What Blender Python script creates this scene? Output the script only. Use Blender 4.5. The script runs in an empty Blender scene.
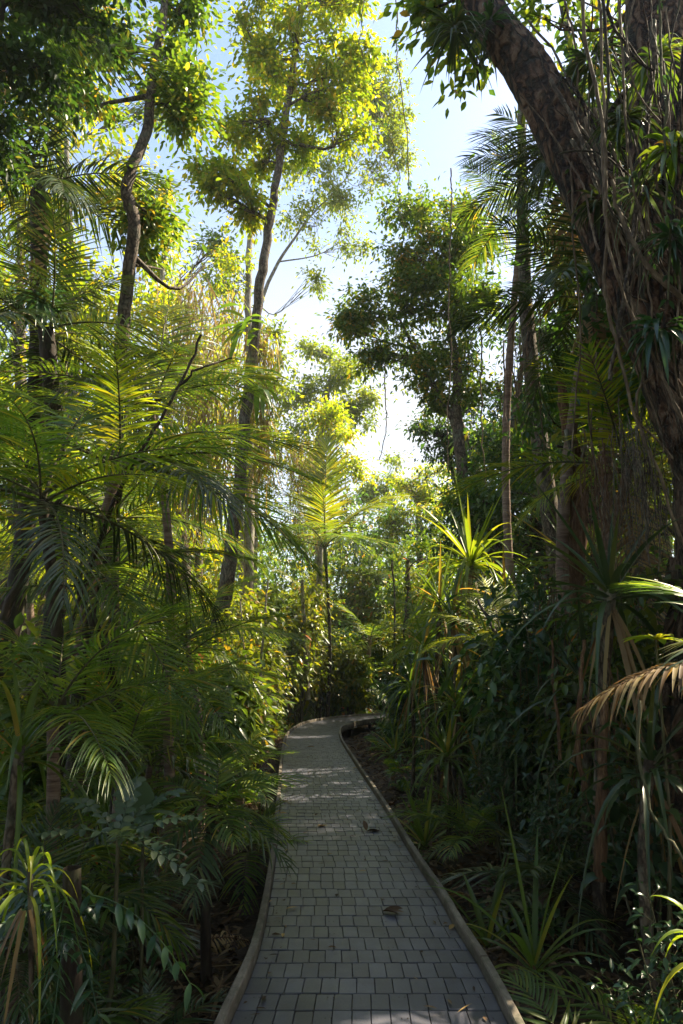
import bpy, math, random
import numpy as np

# ------------------------------------------------------------------ basics
RNG = np.random.default_rng(7)
random.seed(7)
sc = bpy.context.scene
COL = sc.collection
F = 682.67
PITCH = math.atan(156 / F)
CAMZ = 1.6
GZ = -0.38
cp, sp = math.cos(PITCH), math.sin(PITCH)


def P(px, py, d):
    """world point seen at a pixel of the photograph, d metres ahead"""
    a = (px - 341.5) / F
    b = (512 - py) / F
    v = np.array([a, cp - b * sp, sp + b * cp])
    t = d / v[1]
    return np.array([0, 0, CAMZ]) + v * t


def GX(px, d, z=GZ):
    """ground point at distance d whose column is px"""
    zc = d * cp + (z - CAMZ) * sp
    return np.array([(px - 341.5) / F * zc, d, z])


def nrm(v):
    return v / np.maximum(np.linalg.norm(v, axis=-1, keepdims=True), 1e-9)


def smooth(pts, n):
    pts = np.asarray(pts, float)
    if len(pts) < 3:
        t = np.linspace(0, 1, n)[:, None]
        return pts[0] * (1 - t) + pts[-1] * t
    P_ = np.vstack([2 * pts[0] - pts[1], pts, 2 * pts[-1] - pts[-2]])
    out = []
    m = len(pts) - 1
    for u in np.linspace(0, m, n):
        i = min(int(u), m - 1)
        t = u - i
        a, b, c, d = P_[i:i + 4]
        out.append(.5 * ((2 * b) + (-a + c) * t + (2 * a - 5 * b + 4 * c - d) * t * t + (-a + 3 * b - 3 * c + d) * t ** 3))
    return np.array(out)


SUN_AZ, SUN_EL = math.radians(62), math.radians(50)   # azimuth to the right of straight ahead
SUNV = np.array([math.sin(SUN_AZ) * math.cos(SUN_EL), math.cos(SUN_AZ) * math.cos(SUN_EL), math.sin(SUN_EL)])
# gaps in the canopy through which the sun reaches the places it lights in the photograph
HOLES = [(P(471, 530, 12), 1.25), (P(640, 660, 3.8), .6), (P(150, 470, 5.6), .6), (P(60, 480, 4.8), .45), (P(262, 640, 12.5), 1.1), (P(105, 640, 9.2), .6),
         (P(300, 600, 24), 1.8), (P(328, 500, 24), 2.0), (P(155, 320, 8), .9), (P(300, 745, 17), .25), (np.array([.65, 3.65, 0]), .12), (P(656, 640, 4.5), .3),
         (P(590, 940, 3), .25), (P(680, 930, 2.6), .2), (P(190, 400, 18), 1.6), (P(500, 615, 8.6), .5), (P(150, 790, 6), .3), (P(30, 800, 3.2), .3)]


def lit(pts, grow=0.0):
    pts = np.atleast_2d(pts)
    ok = np.ones(len(pts), bool)
    for q, r in HOLES:
        v = pts - q
        t = v @ SUNV
        dd = np.linalg.norm(v - t[:, None] * SUNV, axis=1)
        ok &= ~((t > .3 * r + .25) & (dd < r + grow))
    return ok


# ------------------------------------------------------------------ mesh building
class MB:
    def __init__(self):
        self.v, self.f, self.m, self.n = [], [], [], 0

    def add(self, v, f, mat=0):
        v = np.asarray(v, float).reshape(-1, 3)
        f = np.asarray(f, int).reshape(-1, 4)
        self.v.append(v)
        self.f.append(f + self.n)
        self.m.append(np.full(len(f), mat, int))
        self.n += len(v)

    def mesh(self, name, mats, smooth_=True, origin=None):
        v = np.vstack(self.v)
        if origin is not None:
            v = v - np.asarray(origin, float)
        f = np.vstack(self.f)
        mi = np.concatenate(self.m)
        me = bpy.data.meshes.new(name)
        me.vertices.add(len(v))
        me.vertices.foreach_set('co', v.astype(np.float32).ravel())
        me.loops.add(len(f) * 4)
        me.loops.foreach_set('vertex_index', f.astype(np.int32).ravel())
        me.polygons.add(len(f))
        me.polygons.foreach_set('loop_start', (np.arange(len(f)) * 4).astype(np.int32))
        me.polygons.foreach_set('material_index', mi.astype(np.int32))
        me.polygons.foreach_set('use_smooth', np.full(len(f), smooth_))
        for m in mats:
            me.materials.append(m)
        me.update(calc_edges=True)
        return me


def strips(mb, base, dirv, up, L, W, bend, n=3, fold=0.15, prof='leaf', mat=0):
    """N curved blades in one go; the base of every leaf, leaflet and strap in the scene"""
    base = np.atleast_2d(base).astype(float)
    N = len(base)
    if N == 0:
        return
    dirv = nrm(np.broadcast_to(dirv, (N, 3)).astype(float))
    up = np.broadcast_to(up, (N, 3)).astype(float)
    L = np.broadcast_to(L, (N,)).astype(float)
    W = np.broadcast_to(W, (N,)).astype(float)
    bend = np.broadcast_to(bend, (N,)).astype(float)
    t = np.linspace(0, 1, n + 1)
    if prof == 'leaf':
        w = np.sin(np.pi * np.clip(t, 0.02, 1) ** 0.85) ** .8
        w[0] = .08
    elif prof == 'leaflet':
        w = np.minimum(1, .35 + t * 3) * (1 - t ** 2.2)
    elif prof == 'diamond':
        w = np.interp(t, [0, .45, 1], [.05, 1, .0])
    else:
        w = (.75 + .25 * np.sin(np.pi * np.minimum(1, t * 1.4))) * (1 - t ** 3.0)
    w[-1] = max(w[-1], 0.0) * 0 + .01
    T = t[None, :, None]
    bd = bend[:, None, None]
    Lx = L[:, None, None]
    down = np.array([0, 0, -1.0])
    c = base[:, None] + dirv[:, None] * Lx * T * (1 - .22 * np.abs(bd) * T) + down * Lx * bd * T ** 2
    tang = dirv[:, None] * (1 - .44 * np.abs(bd) * T) + down * 2 * bd * T
    tang = nrm(tang)
    s = np.cross(dirv, up)
    bad = np.linalg.norm(s, axis=1) < 1e-3
    s[bad] = np.cross(dirv[bad], [1, .1, .2])
    s = nrm(s)[:, None]
    nm = nrm(np.cross(np.broadcast_to(s, tang.shape), tang))
    hw = (W[:, None] * w[None, :])[:, :, None] * .5
    if fold == 0:
        vs = np.stack([c - s * hw, c + s * hw], axis=2)
        k = 2
    else:
        vs = np.stack([c - s * hw + nm * hw * fold * 2, c, c + s * hw + nm * hw * fold * 2], axis=2)
        k = 3
    V = vs.reshape(N, (n + 1) * k, 3)
    q = []
    for i in range(n):
        for j in range(k - 1):
            q.append([i * k + j, i * k + j + 1, (i + 1) * k + j + 1, (i + 1) * k + j])
    q = np.array(q)
    f = (np.arange(N) * ((n + 1) * k))[:, None, None] + q[None]
    mb.add(V.reshape(-1, 3), f.reshape(-1, 4), mat)


def tube(mb, pts, radii, ns=6, mat=0, rough=0.0, rng=RNG, flute=0):
    pts = np.asarray(pts, float)
    n = len(pts)
    radii = np.interp(np.linspace(0, 1, n), np.linspace(0, 1, len(np.atleast_1d(radii))), np.atleast_1d(radii))
    tg = nrm(np.gradient(pts, axis=0))
    ref = np.array([1, 0, 0.]) if abs(tg[0][0]) < .8 else np.array([0, 1, 0.])
    a = nrm(np.cross(tg[0], ref))
    fr = []
    for i in range(n):
        a = a - tg[i] * np.dot(a, tg[i])
        a = a / max(np.linalg.norm(a), 1e-9)
        fr.append((a, np.cross(tg[i], a)))
    th = np.linspace(0, 2 * np.pi, ns, endpoint=False)
    V = []
    fl = rng.normal(0, 1, ns) * flute
    for i in range(n):
        if flute:
            fl = .93 * fl + .3 * rng.normal(0, 1, ns) * flute
        r = radii[i] * (1 + rough * rng.normal(0, 1, ns) + fl)
        V.append(pts[i] + np.outer(np.cos(th) * r, fr[i][0]) + np.outer(np.sin(th) * r, fr[i][1]))
    V = np.vstack(V)
    q = []
    for i in range(n - 1):
        for j in range(ns):
            k = (j + 1) % ns
            q.append([i * ns + j, i * ns + k, (i + 1) * ns + k, (i + 1) * ns + j])
    # caps
    if ns == 6 or ns == 4:
        pass
    mb.add(V, q, mat)


# ------------------------------------------------------------------ materials
def new_mat(name):
    m = bpy.data.materials.new(name)
    m.use_nodes = True
    nt = m.node_tree
    nt.nodes.clear()
    out = nt.nodes.new('ShaderNodeOutputMaterial')
    return m, nt, out


def N_(nt, typ, **kw):
    n = nt.nodes.new(typ)
    for k, v in kw.items():
        setattr(n, k, v)
    return n


def ramp(nt, fac, stops):
    r = N_(nt, 'ShaderNodeValToRGB')
    e = r.color_ramp.elements
    while len(e) < len(stops):
        e.new(.5)
    for i, (p, c) in enumerate(stops):
        e[i].position = p
        e[i].color = (*c, 1)
    nt.links.new(fac, r.inputs[0])
    return r.outputs[0]


def leaf_mat(name, cols, trans, tfac=.4, rough=.42, spec=.5, nscale=1.5):
    """cols: colour stops from the commonest leaf to the odd yellow or brown one"""
    m, nt, out = new_mat(name)
    L = nt.links.new
    geo = N_(nt, 'ShaderNodeNewGeometry')
    oi = N_(nt, 'ShaderNodeObjectInfo')
    tc = N_(nt, 'ShaderNodeTexCoord')
    nz = N_(nt, 'ShaderNodeTexNoise')
    nz.inputs['Scale'].default_value = nscale
    nz.inputs['Detail'].default_value = 3
    L(tc.outputs['Object'], nz.inputs['Vector'])
    mx = N_(nt, 'ShaderNodeMath', operation='MULTIPLY_ADD')
    L(nz.outputs['Fac'], mx.inputs[0])
    mx.inputs[1].default_value = .6
    mx.inputs[2].default_value = -.3
    ad = N_(nt, 'ShaderNodeMath', operation='ADD', use_clamp=True)
    L(mx.outputs[0], ad.inputs[0])
    L(geo.outputs['Random Per Island'], ad.inputs[1])
    col = ramp(nt, ad.outputs[0], cols)
    hs = N_(nt, 'ShaderNodeHueSaturation')
    mr = N_(nt, 'ShaderNodeMapRange')
    L(oi.outputs['Random'], mr.inputs[0])
    mr.inputs[3].default_value = .8
    mr.inputs[4].default_value = 1.2
    L(mr.outputs[0], hs.inputs['Value'])
    L(col, hs.inputs['Color'])
    pb = N_(nt, 'ShaderNodeBsdfPrincipled')
    L(hs.outputs[0], pb.inputs['Base Color'])
    pb.inputs['Roughness'].default_value = rough
    pb.inputs['Specular IOR Level'].default_value = spec
    tr = N_(nt, 'ShaderNodeBsdfTranslucent')
    mc = N_(nt, 'ShaderNodeMix', data_type='RGBA', blend_type='MULTIPLY')
    mc.inputs[0].default_value = 1
    hs2 = N_(nt, 'ShaderNodeHueSaturation')
    L(hs.outputs[0], hs2.inputs['Color'])
    hs2.inputs['Value'].default_value = 1.0
    L(hs2.outputs[0], mc.inputs[6])
    mc.inputs[7].default_value = (*trans, 1)
    L(mc.outputs[2], tr.inputs['Color'])
    ms = N_(nt, 'ShaderNodeMixShader')
    ms.inputs[0].default_value = tfac
    L(pb.outputs[0], ms.inputs[1])
    L(tr.outputs[0], ms.inputs[2])
    L(ms.outputs[0], out.inputs[0])
    return m


def rough_mat(name, cols, scale=6, stretch=(1, 1, .25), rough=.85, bump=.6, detail=8, spec=.3, fine=40, bdist=.03, moss=None, island=0, fissure=None):
    m, nt, out = new_mat(name)
    L = nt.links.new
    tc = N_(nt, 'ShaderNodeTexCoord')
    mp = N_(nt, 'ShaderNodeMapping')
    mp.inputs['Scale'].default_value = stretch
    L(tc.outputs['Object'], mp.inputs[0])
    nz = N_(nt, 'ShaderNodeTexNoise')
    nz.inputs['Scale'].default_value = scale
    nz.inputs['Detail'].default_value = detail
    nz.inputs['Roughness'].default_value = .65
    L(mp.outputs[0], nz.inputs['Vector'])
    n2 = N_(nt, 'ShaderNodeTexNoise')
    n2.inputs['Scale'].default_value = fine
    n2.inputs['Detail'].default_value = 4
    L(mp.outputs[0], n2.inputs['Vector'])
    mx = N_(nt, 'ShaderNodeMath', operation='MULTIPLY_ADD')
    L(n2.outputs['Fac'], mx.inputs[0])
    mx.inputs[1].default_value = .35
    mx.inputs[2].default_value = -.17
    ad = N_(nt, 'ShaderNodeMath', operation='ADD', use_clamp=True)
    L(mx.outputs[0], ad.inputs[0])
    L(nz.outputs['Fac'], ad.inputs[1])
    if fissure:
        vo = N_(nt, 'ShaderNodeTexVoronoi', feature='DISTANCE_TO_EDGE')
        vo.inputs['Scale'].default_value = fissure
        wp = N_(nt, 'ShaderNodeVectorMath', operation='MULTIPLY_ADD')
        wn = N_(nt, 'ShaderNodeTexNoise')
        wn.inputs['Scale'].default_value = 2.5
        wn.inputs['Detail'].default_value = 5
        L(tc.outputs['Object'], wn.inputs['Vector'])
        L(wn.outputs['Color'], wp.inputs[0])
        wp.inputs[1].default_value = (.35, .35, .5)
        mp2 = N_(nt, 'ShaderNodeMapping')
        mp2.inputs['Scale'].default_value = (1, 1, .22)
        L(tc.outputs['Object'], wp.inputs[2])
        L(wp.outputs[0], mp2.inputs[0])
        L(mp2.outputs[0], vo.inputs['Vector'])
        fr = N_(nt, 'ShaderNodeMapRange')
        L(vo.outputs['Distance'], fr.inputs[0])
        fr.inputs[2].default_value = .22
        fr.inputs[3].default_value = -.2
        fr.inputs[4].default_value = .1
        a2 = N_(nt, 'ShaderNodeMath', operation='ADD', use_clamp=True)
        L(ad.outputs[0], a2.inputs[0])
        L(fr.outputs[0], a2.inputs[1])
        ad = a2
    col = ramp(nt, ad.outputs[0], cols)
    if moss:
        mn = N_(nt, 'ShaderNodeTexNoise')
        mn.inputs['Scale'].default_value = moss[1]
        mn.inputs['Detail'].default_value = 7
        mn.inputs['Roughness'].default_value = .7
        L(tc.outputs['Object'], mn.inputs['Vector'])
        mf = ramp(nt, mn.outputs['Fac'], [(.5, (0, 0, 0)), (.64, (moss[2],) * 3)])
        mm = N_(nt, 'ShaderNodeMix', data_type='RGBA')
        L(mf, mm.inputs[0])
        L(col, mm.inputs[6])
        mm.inputs[7].default_value = (*moss[0], 1)
        col = mm.outputs[2]
    if island:
        geo = N_(nt, 'ShaderNodeNewGeometry')
        hv = N_(nt, 'ShaderNodeHueSaturation')
        mr = N_(nt, 'ShaderNodeMapRange')
        L(geo.outputs['Random Per Island'], mr.inputs[0])
        mr.inputs[3].default_value = 1 - island
        mr.inputs[4].default_value = 1 + island
        L(mr.outputs[0], hv.inputs['Value'])
        L(col, hv.inputs['Color'])
        col = hv.outputs[0]
    pb = N_(nt, 'ShaderNodeBsdfPrincipled')
    L(col, pb.inputs['Base Color'])
    pb.inputs['Roughness'].default_value = rough
    pb.inputs['Specular IOR Level'].default_value = spec
    bp = N_(nt, 'ShaderNodeBump')
    bp.inputs['Strength'].default_value = bump
    bp.inputs['Distance'].default_value = bdist
    L(ad.outputs[0], bp.inputs['Height'])
    L(bp.outputs[0], pb.inputs['Normal'])
    L(pb.outputs[0], out.inputs[0])
    return m


G = dict
M = {}
# leaves
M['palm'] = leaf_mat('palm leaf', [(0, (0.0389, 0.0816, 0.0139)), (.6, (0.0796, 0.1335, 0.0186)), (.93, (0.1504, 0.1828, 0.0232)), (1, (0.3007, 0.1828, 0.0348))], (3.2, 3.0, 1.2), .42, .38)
M['palm_lit'] = leaf_mat('sunlit palm leaf', [(0, (0.0732, 0.1222, 0.0115)), (.6, (0.1318, 0.1746, 0.0154)), (1, (0.2342, 0.2212, 0.0192))], (3.0, 2.6, .8), .5, .38)  # sunlit copy of the palm leaf, sunlight put into its colour
M['palm_dark'] = leaf_mat('shaded palm leaf', [(0, (0.0193, 0.0409, 0.0135)), (.7, (0.0385, 0.0664, 0.0168)), (1, (0.0899, 0.0920, 0.0211))], (2.6, 2.6, 1.0), .18, .35)  # shaded copy of the palm leaf, colour and translucency lowered for shadow
M['palm_dead'] = leaf_mat('dead palm leaf', [(0, (.16, .09, .04)), (.5, (.28, .18, .07)), (1, (.36, .27, .11))], (1.5, 1.2, .8), .3, .6)
M['canopy_gold'] = leaf_mat('sunlit golden canopy leaf', [(0, (.075, .13, .012)), (.45, (.13, .18, .014)), (.85, (.22, .225, .02)), (1, (.29, .21, .03))], (3.0, 2.8, .6), .56, .42, nscale=.5)  # backlit yellow of sunlit crowns put into the base colour
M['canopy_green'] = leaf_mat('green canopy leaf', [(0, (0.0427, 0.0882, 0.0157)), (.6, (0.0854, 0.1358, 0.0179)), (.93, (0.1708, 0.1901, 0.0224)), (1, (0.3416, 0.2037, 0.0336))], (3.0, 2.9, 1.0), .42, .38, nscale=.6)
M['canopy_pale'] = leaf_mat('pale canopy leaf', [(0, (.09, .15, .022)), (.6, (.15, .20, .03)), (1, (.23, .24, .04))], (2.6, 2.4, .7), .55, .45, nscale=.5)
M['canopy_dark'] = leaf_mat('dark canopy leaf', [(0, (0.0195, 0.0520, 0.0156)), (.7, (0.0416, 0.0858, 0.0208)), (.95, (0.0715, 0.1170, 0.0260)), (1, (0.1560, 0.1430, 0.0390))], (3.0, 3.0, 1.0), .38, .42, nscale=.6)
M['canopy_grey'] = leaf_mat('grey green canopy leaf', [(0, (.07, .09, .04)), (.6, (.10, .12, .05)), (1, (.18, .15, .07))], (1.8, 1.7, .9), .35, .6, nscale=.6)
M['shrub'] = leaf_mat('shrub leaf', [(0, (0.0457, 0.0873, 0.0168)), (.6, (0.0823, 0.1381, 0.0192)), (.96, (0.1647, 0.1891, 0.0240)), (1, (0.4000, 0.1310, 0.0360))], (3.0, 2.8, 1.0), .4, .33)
M['shrub_lit'] = leaf_mat('sunlit shrub leaf', [(0, (.06, .105, .012)), (.55, (.115, .155, .016)), (.9, (.18, .20, .02)), (1, (.25, .16, .03))], (2.8, 2.4, .7), .48, .36)  # shrub colour brightened and yellowed to stand for sunlight
M['shrub_dark'] = leaf_mat('shaded glossy shrub leaf', [(0, (0.0180, 0.0510, 0.0225)), (.7, (0.0360, 0.0825, 0.0300)), (1, (0.0750, 0.1200, 0.0375))], (2.6, 2.6, 1.1), .28, .28, spec=.6)  # glossier shrub leaf with shade mixed into its colour
M['grey_leaf'] = leaf_mat('silvery fern leaf', [(0, (0.0550, 0.0935, 0.0550)), (.6, (0.0825, 0.1265, 0.0715)), (1, (0.1210, 0.1540, 0.0770))], (1.8, 1.8, 1.0), .28, .4)
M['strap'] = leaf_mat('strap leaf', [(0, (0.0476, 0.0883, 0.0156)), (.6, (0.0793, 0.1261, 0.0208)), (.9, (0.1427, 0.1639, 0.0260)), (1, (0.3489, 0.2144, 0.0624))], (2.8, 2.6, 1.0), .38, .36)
M['strap_lit'] = leaf_mat('sunlit strap leaf', [(0, (.10, .17, .018)), (.6, (.15, .21, .022)), (1, (.22, .24, .03))], (2.4, 2.1, .7), .5, .36)  # strap colour lightened to carry the sunlight on these plants
M['litter'] = leaf_mat('leaf litter', [(0, (.035, .02, .012)), (.45, (.08, .045, .022)), (.8, (.15, .09, .045)), (1, (.26, .18, .10))], (1.2, 1.0, .8), .1, .7, spec=.2)
M['fallen'] = leaf_mat('fresh fallen leaf', [(0, (.20, .11, .035)), (.5, (.34, .20, .05)), (1, (.42, .30, .10))], (1.2, 1.0, .8), .1, .6)
M['drape'] = leaf_mat('dry vine drape', [(0, (.16, .10, .055)), (.5, (.26, .205, .095)), (1, (.34, .31, .12))], (1.9, 1.6, .9), .4, .7)
# bark etc.
M['bark'] = rough_mat('brown grey bark', [(.3, (.035, .024, .017)), (.5, (.10, .07, .05)), (.7, (.2, .15, .11))], 9, (1, 1, .35), moss=((.16, .17, .12), 5, .6), fissure=22)
M['bark_pale'] = rough_mat('pale lichen bark', [(.3, (.06, .05, .04)), (.5, (.17, .14, .11)), (.7, (.36, .33, .27))], 10, (1, 1, .4), moss=((.33, .34, .27), 6, .7))
M['bark_dark'] = rough_mat('dark bark', [(.3, (.014, .010, .008)), (.55, (.045, .031, .022)), (.75, (.10, .075, .05))], 8, (1, 1, .25), moss=((.05, .06, .025), 4, .7))  # darkest of the bark tones, patched with moss
M['bark_red'] = rough_mat('reddish fissured bark', [(.34, (.014, .007, .004)), (.48, (.062, .027, .013)), (.58, (.12, .06, .033)), (.72, (.22, .14, .09))], 5.5, (1, 1, .45), bump=1.0, bdist=.12, fine=26, moss=((.045, .05, .03), 1.6, .55), fissure=8)
M['palm_trunk'] = rough_mat('ringed palm trunk', [(.3, (.09, .055, .04)), (.5, (.2, .13, .10)), (.7, (.32, .24, .19))], 5, (.4, .4, 5), bump=.5)
M['fibre'] = rough_mat('palm fibre', [(.3, (.05, .022, .012)), (.5, (.14, .07, .035)), (.7, (.26, .15, .08))], 14, (3, 3, .3), bump=1)
M['stem'] = rough_mat('green brown stem', [(.3, (.035, .035, .015)), (.5, (.08, .075, .035)), (.7, (.14, .12, .07))], 10)
M['shaft'] = rough_mat('green crown shaft', [(.3, (.04, .06, .02)), (.6, (.08, .11, .04)), (.8, (.14, .13, .07))], 4, rough=.5, bump=.2)
M['vine'] = rough_mat('woody vine', [(.3, (.04, .026, .016)), (.5, (.12, .08, .05)), (.7, (.26, .19, .13))], 14, (1, 1, .3), bump=.5)
M['ground'] = rough_mat('forest soil', [(.3, (.012, .008, .005)), (.5, (.035, .022, .013)), (.7, (.08, .052, .03))], 2.2, (1, 1, 1), bump=1, bdist=.06, fine=30)
M['kerb'] = rough_mat('weathered kerb timber', [(.3, (.06, .047, .036)), (.5, (.135, .11, .085)), (.7, (.25, .21, .165))], 5, (1, .3, 1), bump=.35, bdist=.006, fine=45, rough=.8, moss=((.055, .06, .035), 9, .7), island=.22)
M['pier'] = rough_mat('dark support timber', [(.3, (.02, .016, .012)), (.6, (.06, .045, .035))], 5)


def tile_mat():
    m, nt, out = new_mat('grey composite tile')
    L = nt.links.new
    geo = N_(nt, 'ShaderNodeNewGeometry')
    tc = N_(nt, 'ShaderNodeTexCoord')
    nz = N_(nt, 'ShaderNodeTexNoise')
    nz.inputs['Scale'].default_value = 2.3
    nz.inputs['Detail'].default_value = 7
    nz.inputs['Roughness'].default_value = .7
    L(tc.outputs['Object'], nz.inputs['Vector'])
    a = N_(nt, 'ShaderNodeMath', operation='MULTIPLY_ADD')
    L(geo.outputs['Random Per Island'], a.inputs[0])
    a.inputs[1].default_value = .38
    L(nz.outputs['Fac'], a.inputs[2])
    col = ramp(nt, a.outputs[0], [(.38, (.028, .028, .038)), (.65, (.047, .047, .064)), (.95, (.084, .084, .108))])
    # fine grooved wear
    n2 = N_(nt, 'ShaderNodeTexNoise')
    n2.inputs['Scale'].default_value = 60
    n2.inputs['Detail'].default_value = 5
    mp = N_(nt, 'ShaderNodeMapping')
    mp.inputs['Scale'].default_value = (1.6, .35, 1)
    L(tc.outputs['Object'], mp.inputs[0])
    L(mp.outputs[0], n2.inputs['Vector'])
    dirt = N_(nt, 'ShaderNodeMix', data_type='RGBA')
    dn = N_(nt, 'ShaderNodeTexNoise')
    dn.inputs['Scale'].default_value = 5
    dn.inputs['Detail'].default_value = 9
    dn.inputs['Roughness'].default_value = .75
    L(tc.outputs['Object'], dn.inputs['Vector'])
    dr = ramp(nt, dn.outputs['Fac'], [(.52, (0, 0, 0)), (.72, (.55, .55, .55))])
    L(dr, dirt.inputs[0])
    L(col, dirt.inputs[6])
    dirt.inputs[7].default_value = (.075, .058, .042, 1)
    pb = N_(nt, 'ShaderNodeBsdfPrincipled')
    L(dirt.outputs[2], pb.inputs['Base Color'])
    rr = N_(nt, 'ShaderNodeMapRange')
    L(dn.outputs['Fac'], rr.inputs[0])
    rr.inputs[3].default_value = .26
    rr.inputs[4].default_value = .6
    L(rr.outputs[0], pb.inputs['Roughness'])
    bp = N_(nt, 'ShaderNodeBump')
    bp.inputs['Strength'].default_value = .35
    bp.inputs['Distance'].default_value = .004
    L(n2.outputs['Fac'], bp.inputs['Height'])
    L(bp.outputs[0], pb.inputs['Normal'])
    L(pb.outputs[0], out.inputs[0])
    return m


M['tile'] = tile_mat()


# ------------------------------------------------------------------ objects
LABELS = {}


def tag(o, label=None, cat=None, group=None, kind=None):
    if label:
        o['label'] = label
    if cat:
        o['category'] = cat
    if group:
        o['group'] = group
    if kind:
        o['kind'] = kind
    return o


def ob(name, me, parent=None):
    o = bpy.data.objects.new(name, me)
    COL.objects.link(o)
    if parent:
        o.parent = parent
    return o


def thing(name, loc, label, cat, group=None):
    o = bpy.data.objects.new(name, None)
    COL.objects.link(o)
    o.empty_display_size = .2
    o.location = tuple(float(c) for c in loc)
    return tag(o, label, cat, group)


# ------------------------------------------------------------------ boardwalk
Lp = [(-.62, -3), (-.62, 0), (-.6, 2.5), (-.59, 3.59), (-.55, 4.3), (-.55, 4.9), (-.58, 5.6), (-.64, 6.68), (-.81, 9.07), (-1.1, 12.86), (-1.36, 17.0), (-1.36, 19.6), (-1.1, 22.0), (-.2, 24.2), (1.2, 25.7), (3.5, 27.0), (7, 28)]
Rp = [(.8, -3), (.82, 0), (.84, 2.5), (.85, 3.59), (.84, 4.3), (.8, 4.9), (.77, 5.6), (.69, 6.68), (.55, 9.07), (.28, 12.86), (.02, 17.0), (.0, 19.6), (.22, 20.9), (.75, 22.4), (1.9, 23.9), (3.9, 25.3), (7, 26.5)]
NS = 900
Ls = smooth(Lp, NS)
Rs = smooth(Rp, NS)
Ls = np.where(Ls[:, 1:2] > 0, Ls * .9625, Ls)
Rs = np.where(Rs[:, 1:2] > 0, Rs * .9625, Rs)
Cs = (Ls + Rs) / 2
arc = np.concatenate([[0], np.cumsum(np.linalg.norm(np.diff(Cs, axis=0), axis=1))])


def at_arc(s):
    return (np.array([np.interp(s, arc, Ls[:, 0]), np.interp(s, arc, Ls[:, 1])]),
            np.array([np.interp(s, arc, Rs[:, 0]), np.interp(s, arc, Rs[:, 1])]))


def on_walk(x, y, m=.12):
    d = np.min(np.hypot(Cs[:, 0] - x, Cs[:, 1] - y))
    return d < .72 + m


def path_x(y):
    return float(np.interp(y, Ls[:700, 1], Ls[:700, 0])), float(np.interp(y, Rs[:700, 1], Rs[:700, 0]))


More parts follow.
